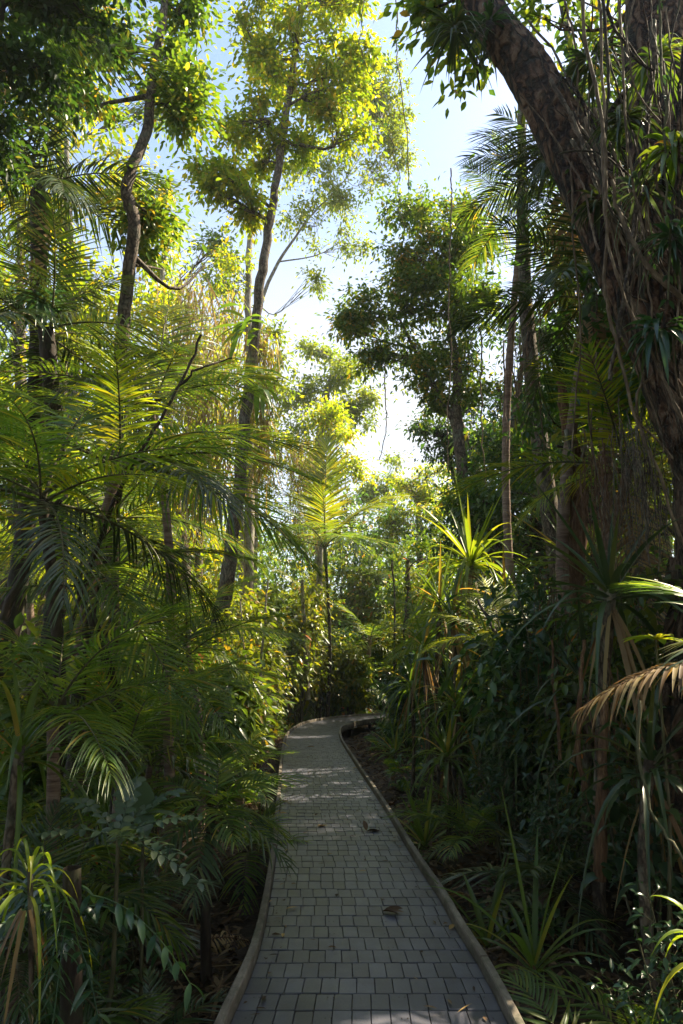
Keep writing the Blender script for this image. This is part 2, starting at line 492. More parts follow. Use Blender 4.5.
def boardwalk():
    tot = arc[-1]
    # bearers and slab below the tiles
    mb = MB()
    n = 220
    V, Q = [], []
    for i in range(n):
        l, r = at_arc(tot * i / (n - 1))
        V += [(*l, -.012), (*r, -.012), (*r, -.09), (*l, -.09)]
    for i in range(n - 1):
        a = i * 4
        for j in range(4):
            Q.append([a + j, a + (j + 1) % 4, a + 4 + (j + 1) % 4, a + 4 + j])
    mb.add(V, Q)
    root = ob('boardwalk', mb.mesh('boardwalk', [M['pier']], False))
    tag(root, kind='structure')
    # tiles
    mb = MB()
    s = 0.05
    rr = random.Random(3)
    row = 0
    seams = 0
    while s < tot - .3:
        h = .182 * (1 + rr.uniform(-.06, .06))
        s1 = s + h
        skew = .05 * math.sin(s * 1.3) if s < 9 else 0
        l0, r0 = at_arc(s)
        l1, r1 = at_arc(s1)
        w = np.linalg.norm(r0 - l0)
        off = rr.uniform(0, .1)
        cuts = [0.049]
        x = off + .049
        while x < w - .07:
            if x > .078:
                cuts.append(x)
            x += .092 + rr.uniform(-.002, .002)
        cuts.append(w - .049)
        for a, b in zip(cuts[:-1], cuts[1:]):
            if b - a < .02:
                continue
            g = .0018
            gy = .0048
            ua, ub = (a + g) / w, (b - g) / w
            q = []
            for (u, vv) in ((ua, gy / h), (ub, gy / h), (ub, 1 - gy / h), (ua, 1 - gy / h)):
                p0 = l0 + (r0 - l0) * u
                p1 = l1 + (r1 - l1) * u
                q.append(p0 + (p1 - p0) * vv)
            q = np.array(q)
            c = q.mean(0)
            z = rr.uniform(-.0015, .0015)
            tx, ty = rr.uniform(-.004, .004), rr.uniform(-.006, .006)

            def hz(p):
                d = p - c
                return z + d[0] * tx * 3 + d[1] * ty * 3
            top = [(*(c + (p - c) * .972), hz(p)) for p in q]
            mid = [(*p, hz(p) - .004) for p in q]
            bot = [(*p, -.011) for p in q]
            V = top + mid + bot
            Q = [[0, 1, 2, 3]]
            for k in range(4):
                k2 = (k + 1) % 4
                Q.append([4 + k, 4 + k2, k2, k])
                Q.append([8 + k, 8 + k2, 4 + k2, 4 + k])
            mb.add(V, Q)
        # screw heads
        s = s1 + .001
        row += 1
    ob('deck_tiles', mb.mesh('deck_tiles', [M['tile']], False), root)
    # screw heads over the joists
    mb = MB()
    s = .6
    while s < 16:
        l, r = at_arc(s)
        wv = (r - l)
        for u in (.09, .36, .62, .91):
            for dd in (-.012, .016):
                c = l + wv * u + wv / np.linalg.norm(wv) * dd
                a = np.linspace(0, 2 * np.pi, 8, endpoint=False)
                V = [(c[0] + .0045 * math.cos(t), c[1] + .0045 * math.sin(t), .0035) for t in a]
                mb.add(V, [(0, 1, 2, 3), (0, 3, 4, 7), (4, 5, 6, 7)])
        s += .2083
    tag(ob('screw_heads', mb.mesh('screw_heads', [M['pier']], False), root), kind='stuff')
    # kerb rails: sawn timbers butted end to end on short blocks
    for side, E in ((-1, Ls), (1, Rs)):
        mb = MB()
        L0 = np.concatenate([[0], np.cumsum(np.linalg.norm(np.diff(E, axis=0), axis=1))])
        s = 0
        while s < L0[-1] - .1:
            s1 = min(s + 2.4, L0[-1])
            m = 14
            V, Q = [], []
            dz = rr.uniform(-.005, .005)
            for i in range(m):
                u = s + .008 + (s1 - s - .016) * i / (m - 1)
                p = np.array([np.interp(u, L0, E[:, 0]), np.interp(u, L0, E[:, 1])])
                p2 = np.array([np.interp(u + .05, L0, E[:, 0]), np.interp(u + .05, L0, E[:, 1])])
                if u + .05 >= L0[-1]:
                    p2 = p
                    p_ = np.array([np.interp(u - .05, L0, E[:, 0]), np.interp(u - .05, L0, E[:, 1])])
                    t = p - p_
                else:
                    t = p2 - p
                t = t / np.linalg.norm(t)
                nrm2 = np.array([t[1], -t[0]]) * side   # outward
                a, b = p - nrm2 * .046, p
                sec = [(a, -.02), (a, .058), (a + nrm2 * .006, .065), (b - nrm2 * .006, .065), (b, .058), (b, -.05)]
                V += [(q[0], q[1], z + dz) for q, z in sec]
            k = 6
            for i in range(m - 1):
                for j in range(k):
                    Q.append([i * k + j, i * k + (j + 1) % k, (i + 1) * k + (j + 1) % k, (i + 1) * k + j])
            Q.append([0, 1, 4, 5]); Q.append([1, 2, 3, 4])
            e = (m - 1) * k
            Q.append([e, e + 1, e + 4, e + 5]); Q.append([e + 1, e + 2, e + 3, e + 4])
            mb.add(V, Q)
            s = s1
        ob('kerb', mb.mesh('kerb', [M['kerb']], False), root)
    # joists and posts under the deck
    mb = MB()
    s = .6
    while s < tot:
        l, r = at_arc(s)
        for q in (l * .85 + r * .15, l * .15 + r * .85):
            tube(mb, [(q[0], q[1], -.09), (q[0], q[1], -.8)], [.05, .05], 4)
        s += 1.6
    ob('support_post', mb.mesh('support_post', [M['pier']], False), root)


boardwalk()


# ------------------------------------------------------------------ ground
def gh(x, y):
    x = np.asarray(x, float)
    y = np.asarray(y, float)
    h = .07 * np.sin(x * 1.1 + .6 * np.sin(y * .7)) * np.cos(y * .83 + 1) + .05 * np.sin(x * 2.7 + 1.3) * np.sin(y * 2.3)
    far = np.clip((np.abs(x) - 2) / 12, 0, 1)
    return GZ + h + .45 * far * (1 + .4 * np.sin(y * .35))


def ground():
    xs = np.concatenate([-np.geomspace(500, 14, 14), np.linspace(-13, 13, 131), np.geomspace(14, 500, 14)])
    ys = np.concatenate([-np.geomspace(500, 6, 12), np.linspace(-5, 36, 206), np.geomspace(37, 600, 14)])
    X, Y = np.meshgrid(xs, ys)
    Z = gh(X, Y)
    Z = Z + RNG.normal(0, .008, Z.shape)
    V = np.stack([X, Y, Z], -1).reshape(-1, 3)
    nx, ny = len(xs), len(ys)
    i, j = np.meshgrid(np.arange(nx - 1), np.arange(ny - 1))
    a = (j * nx + i).ravel()
    Q = np.stack([a, a + 1, a + nx + 1, a + nx], -1)
    mb = MB()
    mb.add(V, Q)
    tag(ob('ground', mb.mesh('ground', [M['ground']], True)), kind='structure')


ground()


def gp(px, d, dz=0.0):
    p = GX(px, d)
    z = float(gh(p[0], p[1]))
    p = GX(px, d, z)
    p[2] = z + dz - .03
    return p


# ------------------------------------------------------------------ plant pieces
def rdir(n, rng, zmin=-1, zmax=1):
    z = rng.uniform(zmin, zmax, n)
    a = rng.uniform(0, 2 * np.pi, n)
    r = np.sqrt(np.maximum(0, 1 - z * z))
    return np.stack([r * np.cos(a), r * np.sin(a), z], -1)


FR = {}


def frond_mesh(kind, var):
    key = (kind, var)
    if key in FR:
        return FR[key]
    rng = np.random.default_rng(hash((len(kind), kind[0], var)) % 1000 if False else 11 + var * 7 + len(kind) * 131)
    spec = {  # length 1 frond: leaflets, leaflet length, width, arch, droop, lift
        'palm': (42, .36, .0150, .42, .55, .25, 'palm'),
        'palm_lit': (42, .36, .0150, .42, .5, .25, 'palm_lit'),
        'palm_dark': (44, .36, .016, .45, .55, .15, 'palm_dark'),
        'stiff': (38, .26, .024, .25, .18, .35, 'palm_lit'),
        'dead': (30, .34, .026, .6, .95, -.1, 'palm_dead'),
        'bleached': (26, .33, .034, .3, .5, .0, 'palm_dead'),
        'small': (24, .42, .034, .5, .4, .25, 'palm'),
        'small_dark': (22, .42, .04, .5, .45, .2, 'palm_dark'),
        'bright_small': (20, .40, .038, .4, .35, .3, 'strap_lit'),
    }[kind]
    nl, ll, lw, arch, droop, lift, mk = spec
    arch = arch * rng.uniform(.75, 1.25)
    mb = MB()
    t = np.linspace(0, 1, 14)
    X, Z = np.array([1, 0, 0.]), np.array([0, 0, 1.])
    sidebend = rng.uniform(-.08, .08)

    def rp(t):
        t = np.asarray(t)[:, None]
        return X * t * (1 - .25 * arch * t) - Z * arch * t ** 2 + np.array([0, 1., 0]) * sidebend * t ** 2
    tube(mb, rp(t), [.0085, .006, .0035, .0012], 5, 1)
    for sgn in (-1, 1):
        u = np.linspace(.14, .985, nl) + rng.uniform(-.006, .006, nl)
        keep = rng.uniform(0, 1, nl) > rng.choice([.03, .08, .16])
        u = np.clip(u[keep], 0, .995)
        b = rp(u)
        tg = nrm(rp(np.clip(u + .01, 0, 1.1)) - rp(u - .01))
        side = np.tile(np.array([0, sgn, 0.]), (len(u), 1))
        nmv = nrm(np.cross(tg, np.array([0, 1., 0])))
        nmv = np.where(nmv[:, 2:3] < 0, -nmv, nmv)
        ang = np.radians(np.interp(u, [.1, .5, 1], [74, 60, 22])) + rng.normal(0, .085, len(u))
        d = tg * np.cos(ang)[:, None] + side * np.sin(ang)[:, None] + nmv * (lift + rng.normal(0, .08, len(u)))[:, None]
        length = ll * np.interp(u, [.1, .25, .55, .85, 1], [.55, .92, 1, .62, .3]) * rng.uniform(.88, 1.08, len(u))
        strips(mb, b, d, nmv, length, lw * np.interp(u, [0, .5, 1], [.9, 1, .6]), droop * rng.uniform(.6, 1.3, len(u)), 5, .22, 'leaflet')
    me = mb.mesh('frond_' + kind, [M[mk], M['stem'] if kind not in ('dead', 'bleached') else M['fibre']], True)
    FR[key] = me
    return me


def put_frond(parent, kind, var, loc, az, el, L, roll=0.0, name='frond'):
    f = ob(name, frond_mesh(kind, var), parent)
    f.location = tuple(loc)
    f.rotation_euler = (roll, -math.radians(el), math.radians(az))
    f.scale = (L, L, L)
    return f


def palm(base, top, r, n, flen, kind='palm', label='', group=None, seed=0, specs=None, dead=1, shaft=True, name='palm', cat='palm', bark='palm_trunk', elmax=80, elmin=-15, bow=None, az0=None):
    rng = np.random.default_rng(seed + 100)
    base = np.asarray(base, float)
    top = np.asarray(top, float)
    root = thing(name, base, label, cat, group)
    H = top[2] - base[2]
    if H > .25:
        k = max(6, int(H / .12))
        bowv = np.asarray(bow if bow is not None else [rng.normal(0, .05) * H, rng.normal(0, .03) * H, 0])
        t = np.linspace(0, 1, k)
        pts = base + (top - base) * t[:, None] + np.sin(t * np.pi)[:, None] * bowv
        rad = r * (1 + .25 * np.exp(-t * 9)) * (1 - .25 * t) * (1 + .05 * np.where(np.arange(k) % 2 == 0, 1, -1))
        mb = MB()
        tube(mb, pts, rad, 10, 0, .02, rng)
        ob('trunk', mb.mesh('trunk', [M[bark]], True, base), root)
        if shaft:
            mb = MB()
            dv = nrm(pts[-1] - pts[-3])
            sl = min(.7, .35 * H + .1)
            tube(mb, [pts[-1] - dv * .05, pts[-1] + dv * sl * .3, pts[-1] + dv * sl * .8, pts[-1] + dv * sl], [r * .9, r * 1.15, r * .75, r * .3], 10)
            ob('crownshaft', mb.mesh('crownshaft', [M['shaft']], True, base), root)
            top = pts[-1] + dv * sl * .85
    loc = top - base
    if specs is None:
        specs = []
        for i in range(n):
            u = (i + .5) / n
            el = elmax + (elmin - elmax) * u + rng.normal(0, 5)
            az = (az0 if az0 is not None else seed * 41) + i * 137.5 + rng.normal(0, 8)
            specs.append((az, el, flen * rng.uniform(.85, 1.08) * (1 if u > .15 else .8)))
    for i, s in enumerate(specs):
        put_frond(root, kind if len(s) < 4 else s[3], (seed + i) % 4, loc + rng.normal(0, r * .3, 3), s[0], s[1], s[2], rng.normal(0, .15))
    for i in range(dead):
        put_frond(root, 'dead', i % 2, loc - np.array([0, 0, .1]), rng.uniform(0, 360), rng.uniform(-70, -50), flen * .8, name='dead_frond')
    return root


def crown_leaves(mb, ends, per, L, W, sig, rng, nseg=2, hang=.3, fold=.18, prof='leaf', mat=0):
    ends = np.asarray(ends)
    N = len(ends) * per
    c = np.repeat(ends, per, axis=0)
    off = rdir(N, rng) * np.abs(rng.normal(0, sig, N))[:, None] * np.array([1, 1, .7])
    base = c + off
    d = nrm(off + rdir(N, rng) * sig * .8) + np.array([0, 0, -hang])
    up = np.array([0, 0, 1.]) + rdir(N, rng) * .55
    k = lit(base, .1)
    base, d, up = base[k], d[k], up[k]
    N = len(base)
    strips(mb, base, d, up, L * rng.uniform(.6, 1.25, N), W * rng.uniform(.7, 1.2, N), rng.uniform(.02, .3, N), nseg, fold, prof, mat)


def tree(pts, radii, clumps, leaf='canopy_green', bark='bark', lL=.14, lW=.06, per=22, sig=.22, label='', group=None, seed=0, hang=.3, name='tree', cat='tree', limb=.35, nseg=2, base=None, tubes=True, ns=10, prof='leaf', twigp=.7, flute=0, rough=.05, extra=(), gaps=False):
    """clumps: (centre, radius (3), number of twigs)"""
    rng = np.random.default_rng(seed + 500)
    pts = smooth(pts, max(12, len(pts) * (14 if flute else 6)))
    b = pts[0] if base is None else np.asarray(base, float)
    root = thing(name, b, label, cat, group)
    mb = MB()
    jit = rng.normal(0, 1, pts.shape) * radii[0] * (.012 if flute else .08)
    jit[0] = 0
    pts = pts + jit
    rad = np.interp(np.linspace(0, 1, len(pts)), np.linspace(0, 1, len(radii)), radii)
    tube(mb, pts, rad, ns, 0, rough, rng, flute)
    for (ep, er) in extra:
        ep = smooth(ep, 70 if flute else 26)
        tube(mb, ep, er, ns, 0, rough, rng, flute)
        pts = np.vstack([pts, ep])
        rad = np.concatenate([rad, np.interp(np.linspace(0, 1, len(ep)), np.linspace(0, 1, len(er)), er)])
    ends_all = []
    for (c, R, nt) in clumps:
        c = np.asarray(c, float)
        R = np.broadcast_to(R, (3,)).astype(float)
        dist = np.linalg.norm(pts - c, axis=1) + np.maximum(0, pts[:, 2] - (c[2] - .35 * np.linalg.norm(pts[:, :2] - c[:2], axis=1))) * 1.5
        k = int(np.argmin(dist))
        a = pts[k]
        mid = (a + c) / 2 + rng.normal(0, .12, 3) * np.linalg.norm(c - a) + np.array([0, 0, -.05 * np.linalg.norm(c - a)])
        path = smooth([a, mid, c], 8)
        r0 = min(rad[k] * .6, limb * np.linalg.norm(c - a) * .06 + .012)
        if tubes and (not gaps or lit(path, -.1).all()):
            tube(mb, path, [r0, r0 * .6, r0 * .3], 6, 0, .05, rng)
        ks = max(3, int(nt / 6.5))
        v = rdir(ks, rng)
        subs = c + v * rng.uniform(.25, 1.12, ks)[:, None] * R
        which = rng.integers(0, ks, nt)
        ends = subs[which] + rng.normal(0, .24, (nt, 3)) * R * np.array([1, 1, .6])
        ends = ends[lit(ends, sig)]
        ends_all.append(ends)
        if tubes:
            for e in ends:
                if rng.uniform() > twigp:
                    continue
                s = path[rng.integers(3, 8)]
                m = (s + e) / 2 + rng.normal(0, .08, 3) * np.linalg.norm(e - s)
                if gaps and not lit(np.array([s, m, e]), 0).all():
                    continue
                tube(mb, smooth([s, m, e], 5), [r0 * .3 + .004, .004], 3)
    ob('trunk', mb.mesh('trunk', [M[bark]], True, b), root)
    if ends_all:
        mb = MB()
        crown_leaves(mb, np.vstack(ends_all), per, lL, lW, sig, rng, nseg, hang, prof=prof)
        ob('crown', mb.mesh('crown', [M[leaf]], True, b), root)
    return root


def C(px, py, d, rpx, n, flat=1.0, dep=1.0):
    r = rpx / F * d * 1.02
    return (P(px, py, d), (r, r * dep, r * flat), n)


SHR = {}


def shrub_meshes(kind, var):
    key = (kind, var)
    if key in SHR:
        return SHR[key]
    rng = np.random.default_rng(900 + var * 13 + len(kind))
    # unit height shrub: stems then leaves in whorls along the stems
    spec = {  # leaf L, W, number of stems, leaves per stem, material, bend
        'broad': (.17, .07, 6, 26, 'shrub', .35),
        'broad_dark': (.16, .065, 7, 28, 'shrub_dark', .4),
        'broad_lit': (.14, .05, 7, 28, 'shrub_lit', .35),
        'fine': (.085, .03, 10, 44, 'shrub', .3),
        'fine_dark': (.08, .03, 10, 46, 'shrub_dark', .3),
        'fine_lit': (.075, .028, 10, 44, 'shrub_lit', .3),
    }[kind]
    lL, lW, nst, per, mk, bend = spec
    st, lv = MB(), MB()
    for i in range(nst):
        a = rng.uniform(0, 2 * np.pi)
        h = rng.uniform(.55, 1.0)
        lean = rng.uniform(.05, .38)
        p0 = np.array([rng.normal(0, .04), rng.normal(0, .04), 0])
        p2 = p0 + np.array([math.cos(a) * lean, math.sin(a) * lean, h])
        p1 = (p0 + p2) / 2 + rng.normal(0, .05, 3)
        path = smooth([p0, p1, p2], 9)
        tube(st, path, [.010, .007, .003], 5)
        u = rng.uniform(.25, 1, per) ** .7
        b = np.stack([np.interp(u, np.linspace(0, 1, 9), path[:, k]) for k in range(3)], -1)
        tw = rdir(per, rng, -.2, .6) * rng.uniform(.01, .16, per)[:, None]
        b2 = b + tw
        for k in range(0, per, 3):
            tube(st, [b[k], b2[k]], [.003, .0015], 3)
        d = nrm(tw) + rdir(per, rng) * .5 + np.array([0, 0, .1])
        up = np.array([0, 0, 1.]) + rdir(per, rng) * .4
        strips(lv, b2, d, up, lL * rng.uniform(.6, 1.2, per), lW * rng.uniform(.75, 1.2, per), bend * rng.uniform(.3, 1.5, per), 4, .2, 'leaf')
    SHR[key] = (st.mesh('stem', [M['stem']]), lv.mesh('foliage', [M[mk]]))
    return SHR[key]


def shrub(base, h, kind, label, group=None, seed=0, width=1.0, name='shrub', cat='shrub'):
    root = thing(name, base, label, cat, group)
    a, b = shrub_meshes(kind, seed % 4)
    for nm, me in (('stem', a), ('foliage', b)):
        o = ob(nm, me, root)
        o.scale = (h * width, h * width, h)
        o.rotation_euler = (0, 0, seed * 1.7)
    return root


def strap_plant(base, head, n, L, W, label, mat='strap', group=None, seed=0, bend=(.3, 1.1), r=.04, name='strap_leaf_plant', cat='plant', zmin=.1, skirt=0):
    rng = np.random.default_rng(seed + 40)
    base = np.asarray(base, float)
    head = np.asarray(head, float)
    root = thing(name, base, label, cat, group)
    if head[2] - base[2] > .15:
        mb = MB()
        mid = (base + head) / 2 + rng.normal(0, .06, 3)
        pp = smooth([base, mid, head], 14)
        tube(mb, pp, [r, r * .8, r], 8, 0, .08, rng)
        ob('stem', mb.mesh('stem', [M['bark']], True, base), root)
    mb = MB()
    z = np.linspace(.98, zmin, n) + rng.normal(0, .04, n)
    z = np.clip(z, -.9, .99)
    a = np.arange(n) * 2.39996 + rng.normal(0, .2, n)
    rr = np.sqrt(1 - z * z)
    d = np.stack([rr * np.cos(a), rr * np.sin(a), z], -1)
    b = head + d * .03 * np.array([1, 1, .2]) - np.array([0, 0, 1]) * ((.98 - z) * .12)[:, None]
    bd = bend[0] + (bend[1] - bend[0]) * (1 - z) * rng.uniform(.7, 1.3, n)
    strips(mb, b, d, np.array([0, 0, 1.]) + rng.normal(0, .1, (n, 3)), L * rng.uniform(.65, 1.1, n), W * rng.uniform(.8, 1.1, n), bd, 9, .25, 'strap')
    ob('leaves', mb.mesh('leaves', [M[mat]], True, base), root)
    if skirt:
        mb = MB()
        a = rng.uniform(0, 6.28, skirt)
        d = np.stack([np.cos(a) * .4, np.sin(a) * .4, -np.ones(skirt) * .7], -1)
        strips(mb, head + d * .05 - np.array([0, 0, .12]), d, np.array([0, 0, 1.]) + rng.normal(0, .3, (skirt, 3)), L * rng.uniform(.4, .9, skirt), W * .8, .5, 5, .15, 'strap')
        ob('dead_skirt', mb.mesh('dead_skirt', [M['palm_dead']], True, base), root)
    return root


def vine(pts, r, label, mat='vine', group=None, seed=0, leaves=0, n=None, name='vine', lm='shrub_dark', lL=.07, cat='vine', wob=.03):
    rng = np.random.default_rng(seed + 70)
    pts = np.asarray(pts, float)
    L = np.sum(np.linalg.norm(np.diff(pts, axis=0), axis=1))
    pp = smooth(pts, n or max(16, int(L / .12)))
    w = np.cumsum(rng.normal(0, 1, pp.shape), axis=0)
    w = w - np.linspace(0, 1, len(pp))[:, None] * w[-1]
    pp = pp + w * wob * .15
    mb = MB()
    tube(mb, pp, [r, r * .8, r * .6], 6, 0, .08, rng)
    if leaves:
        o = thing(name, pp[0], label, cat, group)
        ob('stem', mb.mesh('stem', [M[mat]], True, pp[0]), o)
        mb = MB()
        k = rng.integers(0, len(pp), leaves)
        d = rdir(leaves, rng)
        strips(mb, pp[k] + d * r, d + np.array([0, 0, -.5]), np.array([0, 0, 1.]) + rng.normal(0, .3, (leaves, 3)), lL * rng.uniform(.7, 1.3, leaves), lL * .45, .3, 3, .2, 'leaf')
        ob('leaves', mb.mesh('leaves', [M[lm]], True, pp[0]), o)
        return o
    o = ob(name, mb.mesh(name, [M[mat]], True, pp[0]))
    o.location = tuple(pp[0])
    return tag(o, label, cat, group)




def bush(base, h, w, kind, label, group=None, seed=0, name='bush', cat='bush', dens=1.0, lL=.15):
    """many stemmed bush: w is half its width"""
    rng = np.random.default_rng(seed + 1200)
    base = np.asarray(base, float)
    root = thing(name, base, label, cat, group)
    st = MB()
    ends = []
    for i in range(8):
        a = rng.uniform(0, 6.28)
        hh = h * rng.uniform(.55, 1)
        tip = base + np.array([math.cos(a) * w * rng.uniform(.1, .8), math.sin(a) * w * rng.uniform(.1, .8), hh])
        m = (base + tip) / 2 + rng.normal(0, .08, 3) * h * .5
        path = smooth([base + rng.normal(0, .05, 3) * [1, 1, 0], m, tip], 12)
        tube(st, path, [.012 + .006 * h, .006 + .002 * h, .005], 5)
        k = int(11 * dens)
        u = rng.uniform(.15, 1, k) ** .6
        b = np.stack([np.interp(u, np.linspace(0, 1, 12), path[:, q]) for q in range(3)], -1)
        e = b + rdir(k, rng, -.4, .5) * rng.uniform(.1, .75, k)[:, None] * w * .7
        for q in range(k):
            tube(st, smooth([b[q], (b[q] + e[q]) / 2 + [0, 0, .03], e[q]], 4), [.005, .002], 3)
        ends.append(e[[not (q[2] < 2.4 and on_walk(q[0], q[1], .22 + .17)) for q in e]])
    ob('stems', st.mesh('stems', [M['stem']], True, base), root)
    lv = MB()
    crown_leaves(lv, np.vstack(ends), 18, lL, lL * .42, .17 + .02 * h, rng, 3, .35, .18)
    ob('foliage', lv.mesh('foliage', [M[kind]], True, base), root)
    return root

rng_s = np.random.default_rng(77)
# ------------------------------------------------------------------ tall trees
# left: slender tree with a crooked stem
tree([gp(112, 9), P(112, 480, 8.6), P(120, 370, 8.4), P(127, 290, 8.2), P(134, 225, 8), P(127, 185, 8), P(146, 130, 8.2), P(154, 70, 8.4), P(162, 20, 8.6), P(172, -60, 9)],
     [.105, .098, .092, .085, .08, .077, .072, .065, .058, .045],
     [C(180, 60, 8.5, 40, 26), C(120, 40, 8.6, 45, 26), C(178, 110, 8.6, 26, 30), C(155, 215, 8.6, 30, 30, 1.2), C(165, 270, 8.8, 34, 34), C(60, 30, 8.6, 45, 22),
      C(195, 5, 9, 40, 28), C(120, -40, 9, 80, 40), C(100, 110, 9, 35, 18), C(205, 265, 9, 22, 12), C(20, -60, 9, 60, 26)],
     'canopy_green', 'bark', .125, .055, 42, .30, 'slender tree with a crooked dark stem and broad green leaves, upper left', seed=1, nseg=4)

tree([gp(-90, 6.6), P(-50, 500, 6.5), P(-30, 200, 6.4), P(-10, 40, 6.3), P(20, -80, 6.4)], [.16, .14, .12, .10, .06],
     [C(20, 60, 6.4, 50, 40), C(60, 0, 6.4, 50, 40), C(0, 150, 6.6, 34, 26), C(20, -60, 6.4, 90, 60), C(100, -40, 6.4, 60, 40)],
     'canopy_dark', 'bark_dark', .11, .05, 40, .22, 'dark small leaved tree added to darken the upper left corner', seed=16, nseg=3)  # extra tree put in to shade the palms of this corner
# the tall tree leaning over the middle
tree([gp(206, 15.5), P(218, 640, 15), P(232, 540, 14.6), P(243, 440, 14.3), P(253, 350, 14.2), P(262, 275, 14), P(272, 210, 14), P(283, 135, 14), P(294, 60, 14.2), P(301, 0, 14.4), P(305, -70, 14.6)],
     [.22, .19, .15, .13, .118, .108, .10, .09, .08, .065, .045],
     [C(250, 120, 13.8, 34, 46), C(225, 175, 13.6, 26, 34), C(240, 205, 13.8, 26, 30), C(325, 90, 14, 36, 46), C(300, 40, 14, 40, 46), C(245, 40, 14.2, 34, 34), C(355, 60, 14.2, 34, 34),
      C(210, 190, 13.6, 12, 10), C(300, 150, 14.4, 26, 20), C(345, 130, 14.4, 30, 24), C(280, -20, 14, 60, 50), C(350, 0, 14.2, 30, 26), C(270, 80, 14.6, 30, 30), C(262, 160, 14.2, 24, 22)],
     'canopy_gold', 'bark', .17, .08, 34, .3, 'tall tree with a lichened trunk and golden green crown, rising through the sky gap', seed=2, ns=12, nseg=2, limb=.5)

# farther pale crown behind it
tree([gp(240, 30), P(244, 420, 29), P(262, 300, 28.6), P(300, 230, 28), P(345, 180, 28)], [.16, .12, .09, .05, .03],
     [C(370, 130, 28, 38, 60), C(385, 90, 28, 28, 40), C(340, 190, 28, 40, 56), C(320, 225, 28, 34, 36), C(388, 150, 28, 30, 50), C(395, 110, 28, 22, 34), C(350, 235, 28, 22, 18), C(310, 285, 28.5, 14, 14), C(300, 170, 28.5, 30, 26), C(375, 60, 28, 24, 26)],
     'canopy_pale', 'bark_pale', .22, .10, 30, .4, 'pale airy crown spreading behind the tall leaning tree', seed=3, nseg=2, limb=.15)
# thin stem under the gold crown
tree([gp(246, 21), P(250, 400, 20.4), P(248, 300, 20), P(250, 240, 20), P(258, 200, 20)], [.16, .14, .11, .09, .05],
     [C(245, 280, 20, 26, 30), C(225, 250, 20, 20, 22), C(265, 300, 20.3, 20, 18), C(240, 330, 20, 34, 34, 1.2)],
     'canopy_gold', 'bark_pale', .17, .075, 16, .3, 'thin pale stemmed tree just left of the lichened leaning trunk', seed=4)

# middle distance grey green tree
tree([gp(322, 34), P(320, 520, 33), P(318, 450, 33), P(330, 380, 33)], [.35, .3, .25, .12],
     [C(345, 375, 33, 30, 60), C(365, 395, 33, 20, 34), C(305, 385, 33, 20, 26), C(290, 430, 33, 28, 34), C(340, 420, 33, 30, 50), C(320, 350, 33.4, 20, 24), C(285, 400, 33, 16, 14)],
     'canopy_pale', 'bark_pale', .26, .12, 30, .45, 'pale olive crowned tree standing in the middle of the sky gap', seed=5, limb=.2)
tree([gp(318, 29), P(320, 540, 28), P(323, 470, 28)], [.15, .12, .06],
     [C(322, 420, 28, 26, 44, 1.5), C(345, 440, 28, 20, 30, 1.4), C(300, 470, 28, 26, 34), C(335, 490, 28, 30, 40), C(270, 490, 27.6, 24, 26)],
     'canopy_gold', 'bark_pale', .22, .1, 32, .42, 'bright yellow green tree below the pale olive crown in the gap', seed=6, limb=.2)
tree([gp(400, 46), P(392, 520, 45), P(385, 490, 45)], [.3, .25, .15],
     [C(372, 490, 45, 22, 34), C(395, 480, 45, 22, 34), C(360, 500, 45, 14, 20)],
     'canopy_pale', 'bark_pale', .32, .14, 30, .45, 'farthest pale tree at the foot of the sky gap', seed=7, limb=.2)

# right of the gap: dark spreading tree
tree([gp(470, 17), P(466, 560, 17), P(463, 480, 17), P(457, 420, 17), P(457, 370, 17), P(452, 320, 17), P(470, 240, 17)], [.2, .17, .15, .14, .12, .1, .05],
     [C(420, 215, 17, 32, 50), C(400, 260, 17, 30, 50), C(365, 310, 17, 32, 56), C(350, 330, 17, 22, 30), C(410, 310, 17, 34, 60), C(455, 250, 17, 36, 60), C(450, 300, 17, 34, 50), C(395, 355, 17, 34, 44),
      C(425, 375, 17, 26, 26), C(490, 300, 17, 36, 70), C(480, 350, 17, 38, 70), C(490, 240, 17.4, 30, 50), C(470, 385, 17, 30, 44), C(435, 260, 17, 36, 60), C(435, 400, 17, 20, 20), C(460, 210, 17.4, 26, 30), C(372, 350, 17, 18, 18), C(445, 340, 17.3, 30, 34)],
     'canopy_green', 'bark', .17, .08, 30, .32, 'dark green spreading tree against the sky right of the gap', seed=8, limb=.5, extra=[([P(461, 440, 17), P(448, 410, 17), P(425, 370, 17), P(400, 320, 17)], [.11, .09, .06, .03])])
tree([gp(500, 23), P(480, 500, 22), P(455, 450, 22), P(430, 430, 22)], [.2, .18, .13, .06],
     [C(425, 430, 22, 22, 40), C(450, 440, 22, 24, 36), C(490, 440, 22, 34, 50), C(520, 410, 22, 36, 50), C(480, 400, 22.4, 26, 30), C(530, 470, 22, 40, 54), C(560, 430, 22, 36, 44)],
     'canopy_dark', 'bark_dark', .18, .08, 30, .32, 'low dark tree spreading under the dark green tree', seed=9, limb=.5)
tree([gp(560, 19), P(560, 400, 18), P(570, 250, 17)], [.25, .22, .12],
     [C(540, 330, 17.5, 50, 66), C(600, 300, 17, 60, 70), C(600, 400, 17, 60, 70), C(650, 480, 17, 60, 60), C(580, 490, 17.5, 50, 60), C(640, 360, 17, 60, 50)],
     'canopy_dark', 'bark_dark', .2, .09, 30, .36, 'dense shadowy tree behind the right hand palms', seed=10)
